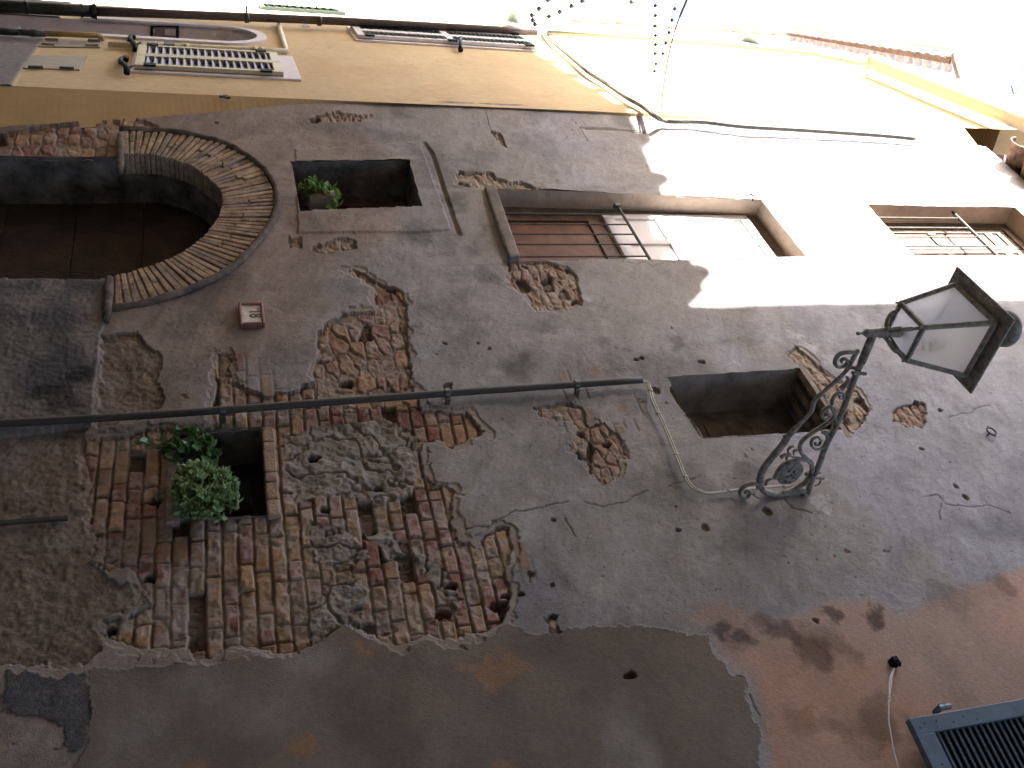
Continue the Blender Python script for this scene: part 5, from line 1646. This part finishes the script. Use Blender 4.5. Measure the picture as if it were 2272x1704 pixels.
OX = -1.0                                     # opposite facade
cyo = 4.40 + .56 * (D - OX)
oa = empty('tall_opposite_house', (OX, 0, -2)); tag(oa, 'tall ochre house across the street, behind the viewer', 'house')
MB().box((OX - 7, -14, -4), (OX, cyo, 12.5)).build('wall', M['opp'], oa)
for yy in (-6, -3, 0, 3):
    for zz_ in (1.2, 4.4, 7.6):
        w_ = MB().box((OX - .0, yy, zz_), (OX + .03, yy + 1.0, zz_ + 1.5)).build('window', M['white_trim'], oa)
        MB().box((OX + .032, yy + .1, zz_ + .1), (OX + .04, yy + .9, zz_ + 1.4)).build('pane', M['glass'], w_)
MB().add([(OX + .4, -14.3, 12.5), (OX + .4, cyo + .0, 12.5), (OX - 7, cyo, 14.2), (OX - 7, -14.3, 14.2), (OX + .4, -14.3, 12.6), (OX + .4, cyo, 12.6), (OX - 7, cyo, 14.3), (OX - 7, -14.3, 14.3)], [(0, 1, 2, 3), (4, 7, 6, 5), (0, 4, 5, 1), (1, 5, 6, 2), (2, 6, 7, 3), (3, 7, 4, 0)]).build('roof', M['terra'], oa)
ob = empty('low_opposite_house', (OX, cyo + .01, -2)); tag(ob, 'lower ochre house across the street with a tiled eave', 'house')
EX = OX + .35; EZ = 3.22 + .70 * (D - EX)
MB().box((OX - 7, cyo + .01, -4), (OX, 20, 5.85)).build('wall', M['opp'], ob)
rb_ = MB()
rg = random.Random(12)
prof_ = lambda y: float(np.interp(y, [6.8, 9.1, 12.1, 20], [6.05, 6.38, 6.62, 6.8]))
ys_ = [cyo + .01, 9.1, 12.1, 20]
for y0_, y1_ in zip(ys_[:-1], ys_[1:]):
    h0, h1 = prof_(y0_), prof_(y1_)
    rb_.add([(EX - .05, y0_, h0 - .3), (EX - .05, y1_, h1 - .3), (OX - 4, y1_, h1 + .3), (OX - 4, y0_, h0 + .3), (EX - .05, y0_, h0), (EX - .05, y1_, h1), (OX - 4, y1_, h1 + .5), (OX - 4, y0_, h0 + .5)], [(0, 1, 2, 3), (4, 7, 6, 5), (0, 4, 5, 1), (1, 5, 6, 2), (2, 6, 7, 3), (3, 7, 4, 0)])
yy = cyo + .2
while yy < 20:
    h0 = prof_(yy)
    rb_.tube([(EX, yy, h0 - .01), (EX - 1.2, yy, h0 + .14)], .085, 10)
    yy += .62
rb_.build('roof', M['terra'], ob)
for yy in (9, 12, 15):
    w_ = MB().box((OX, yy, 1.0), (OX + .03, yy + 1.0, 2.6)).build('window', M['white_trim'], ob)
    MB().box((OX + .032, yy + .1, 1.1), (OX + .04, yy + .9, 2.5)).build('pane', M['glass'], w_)
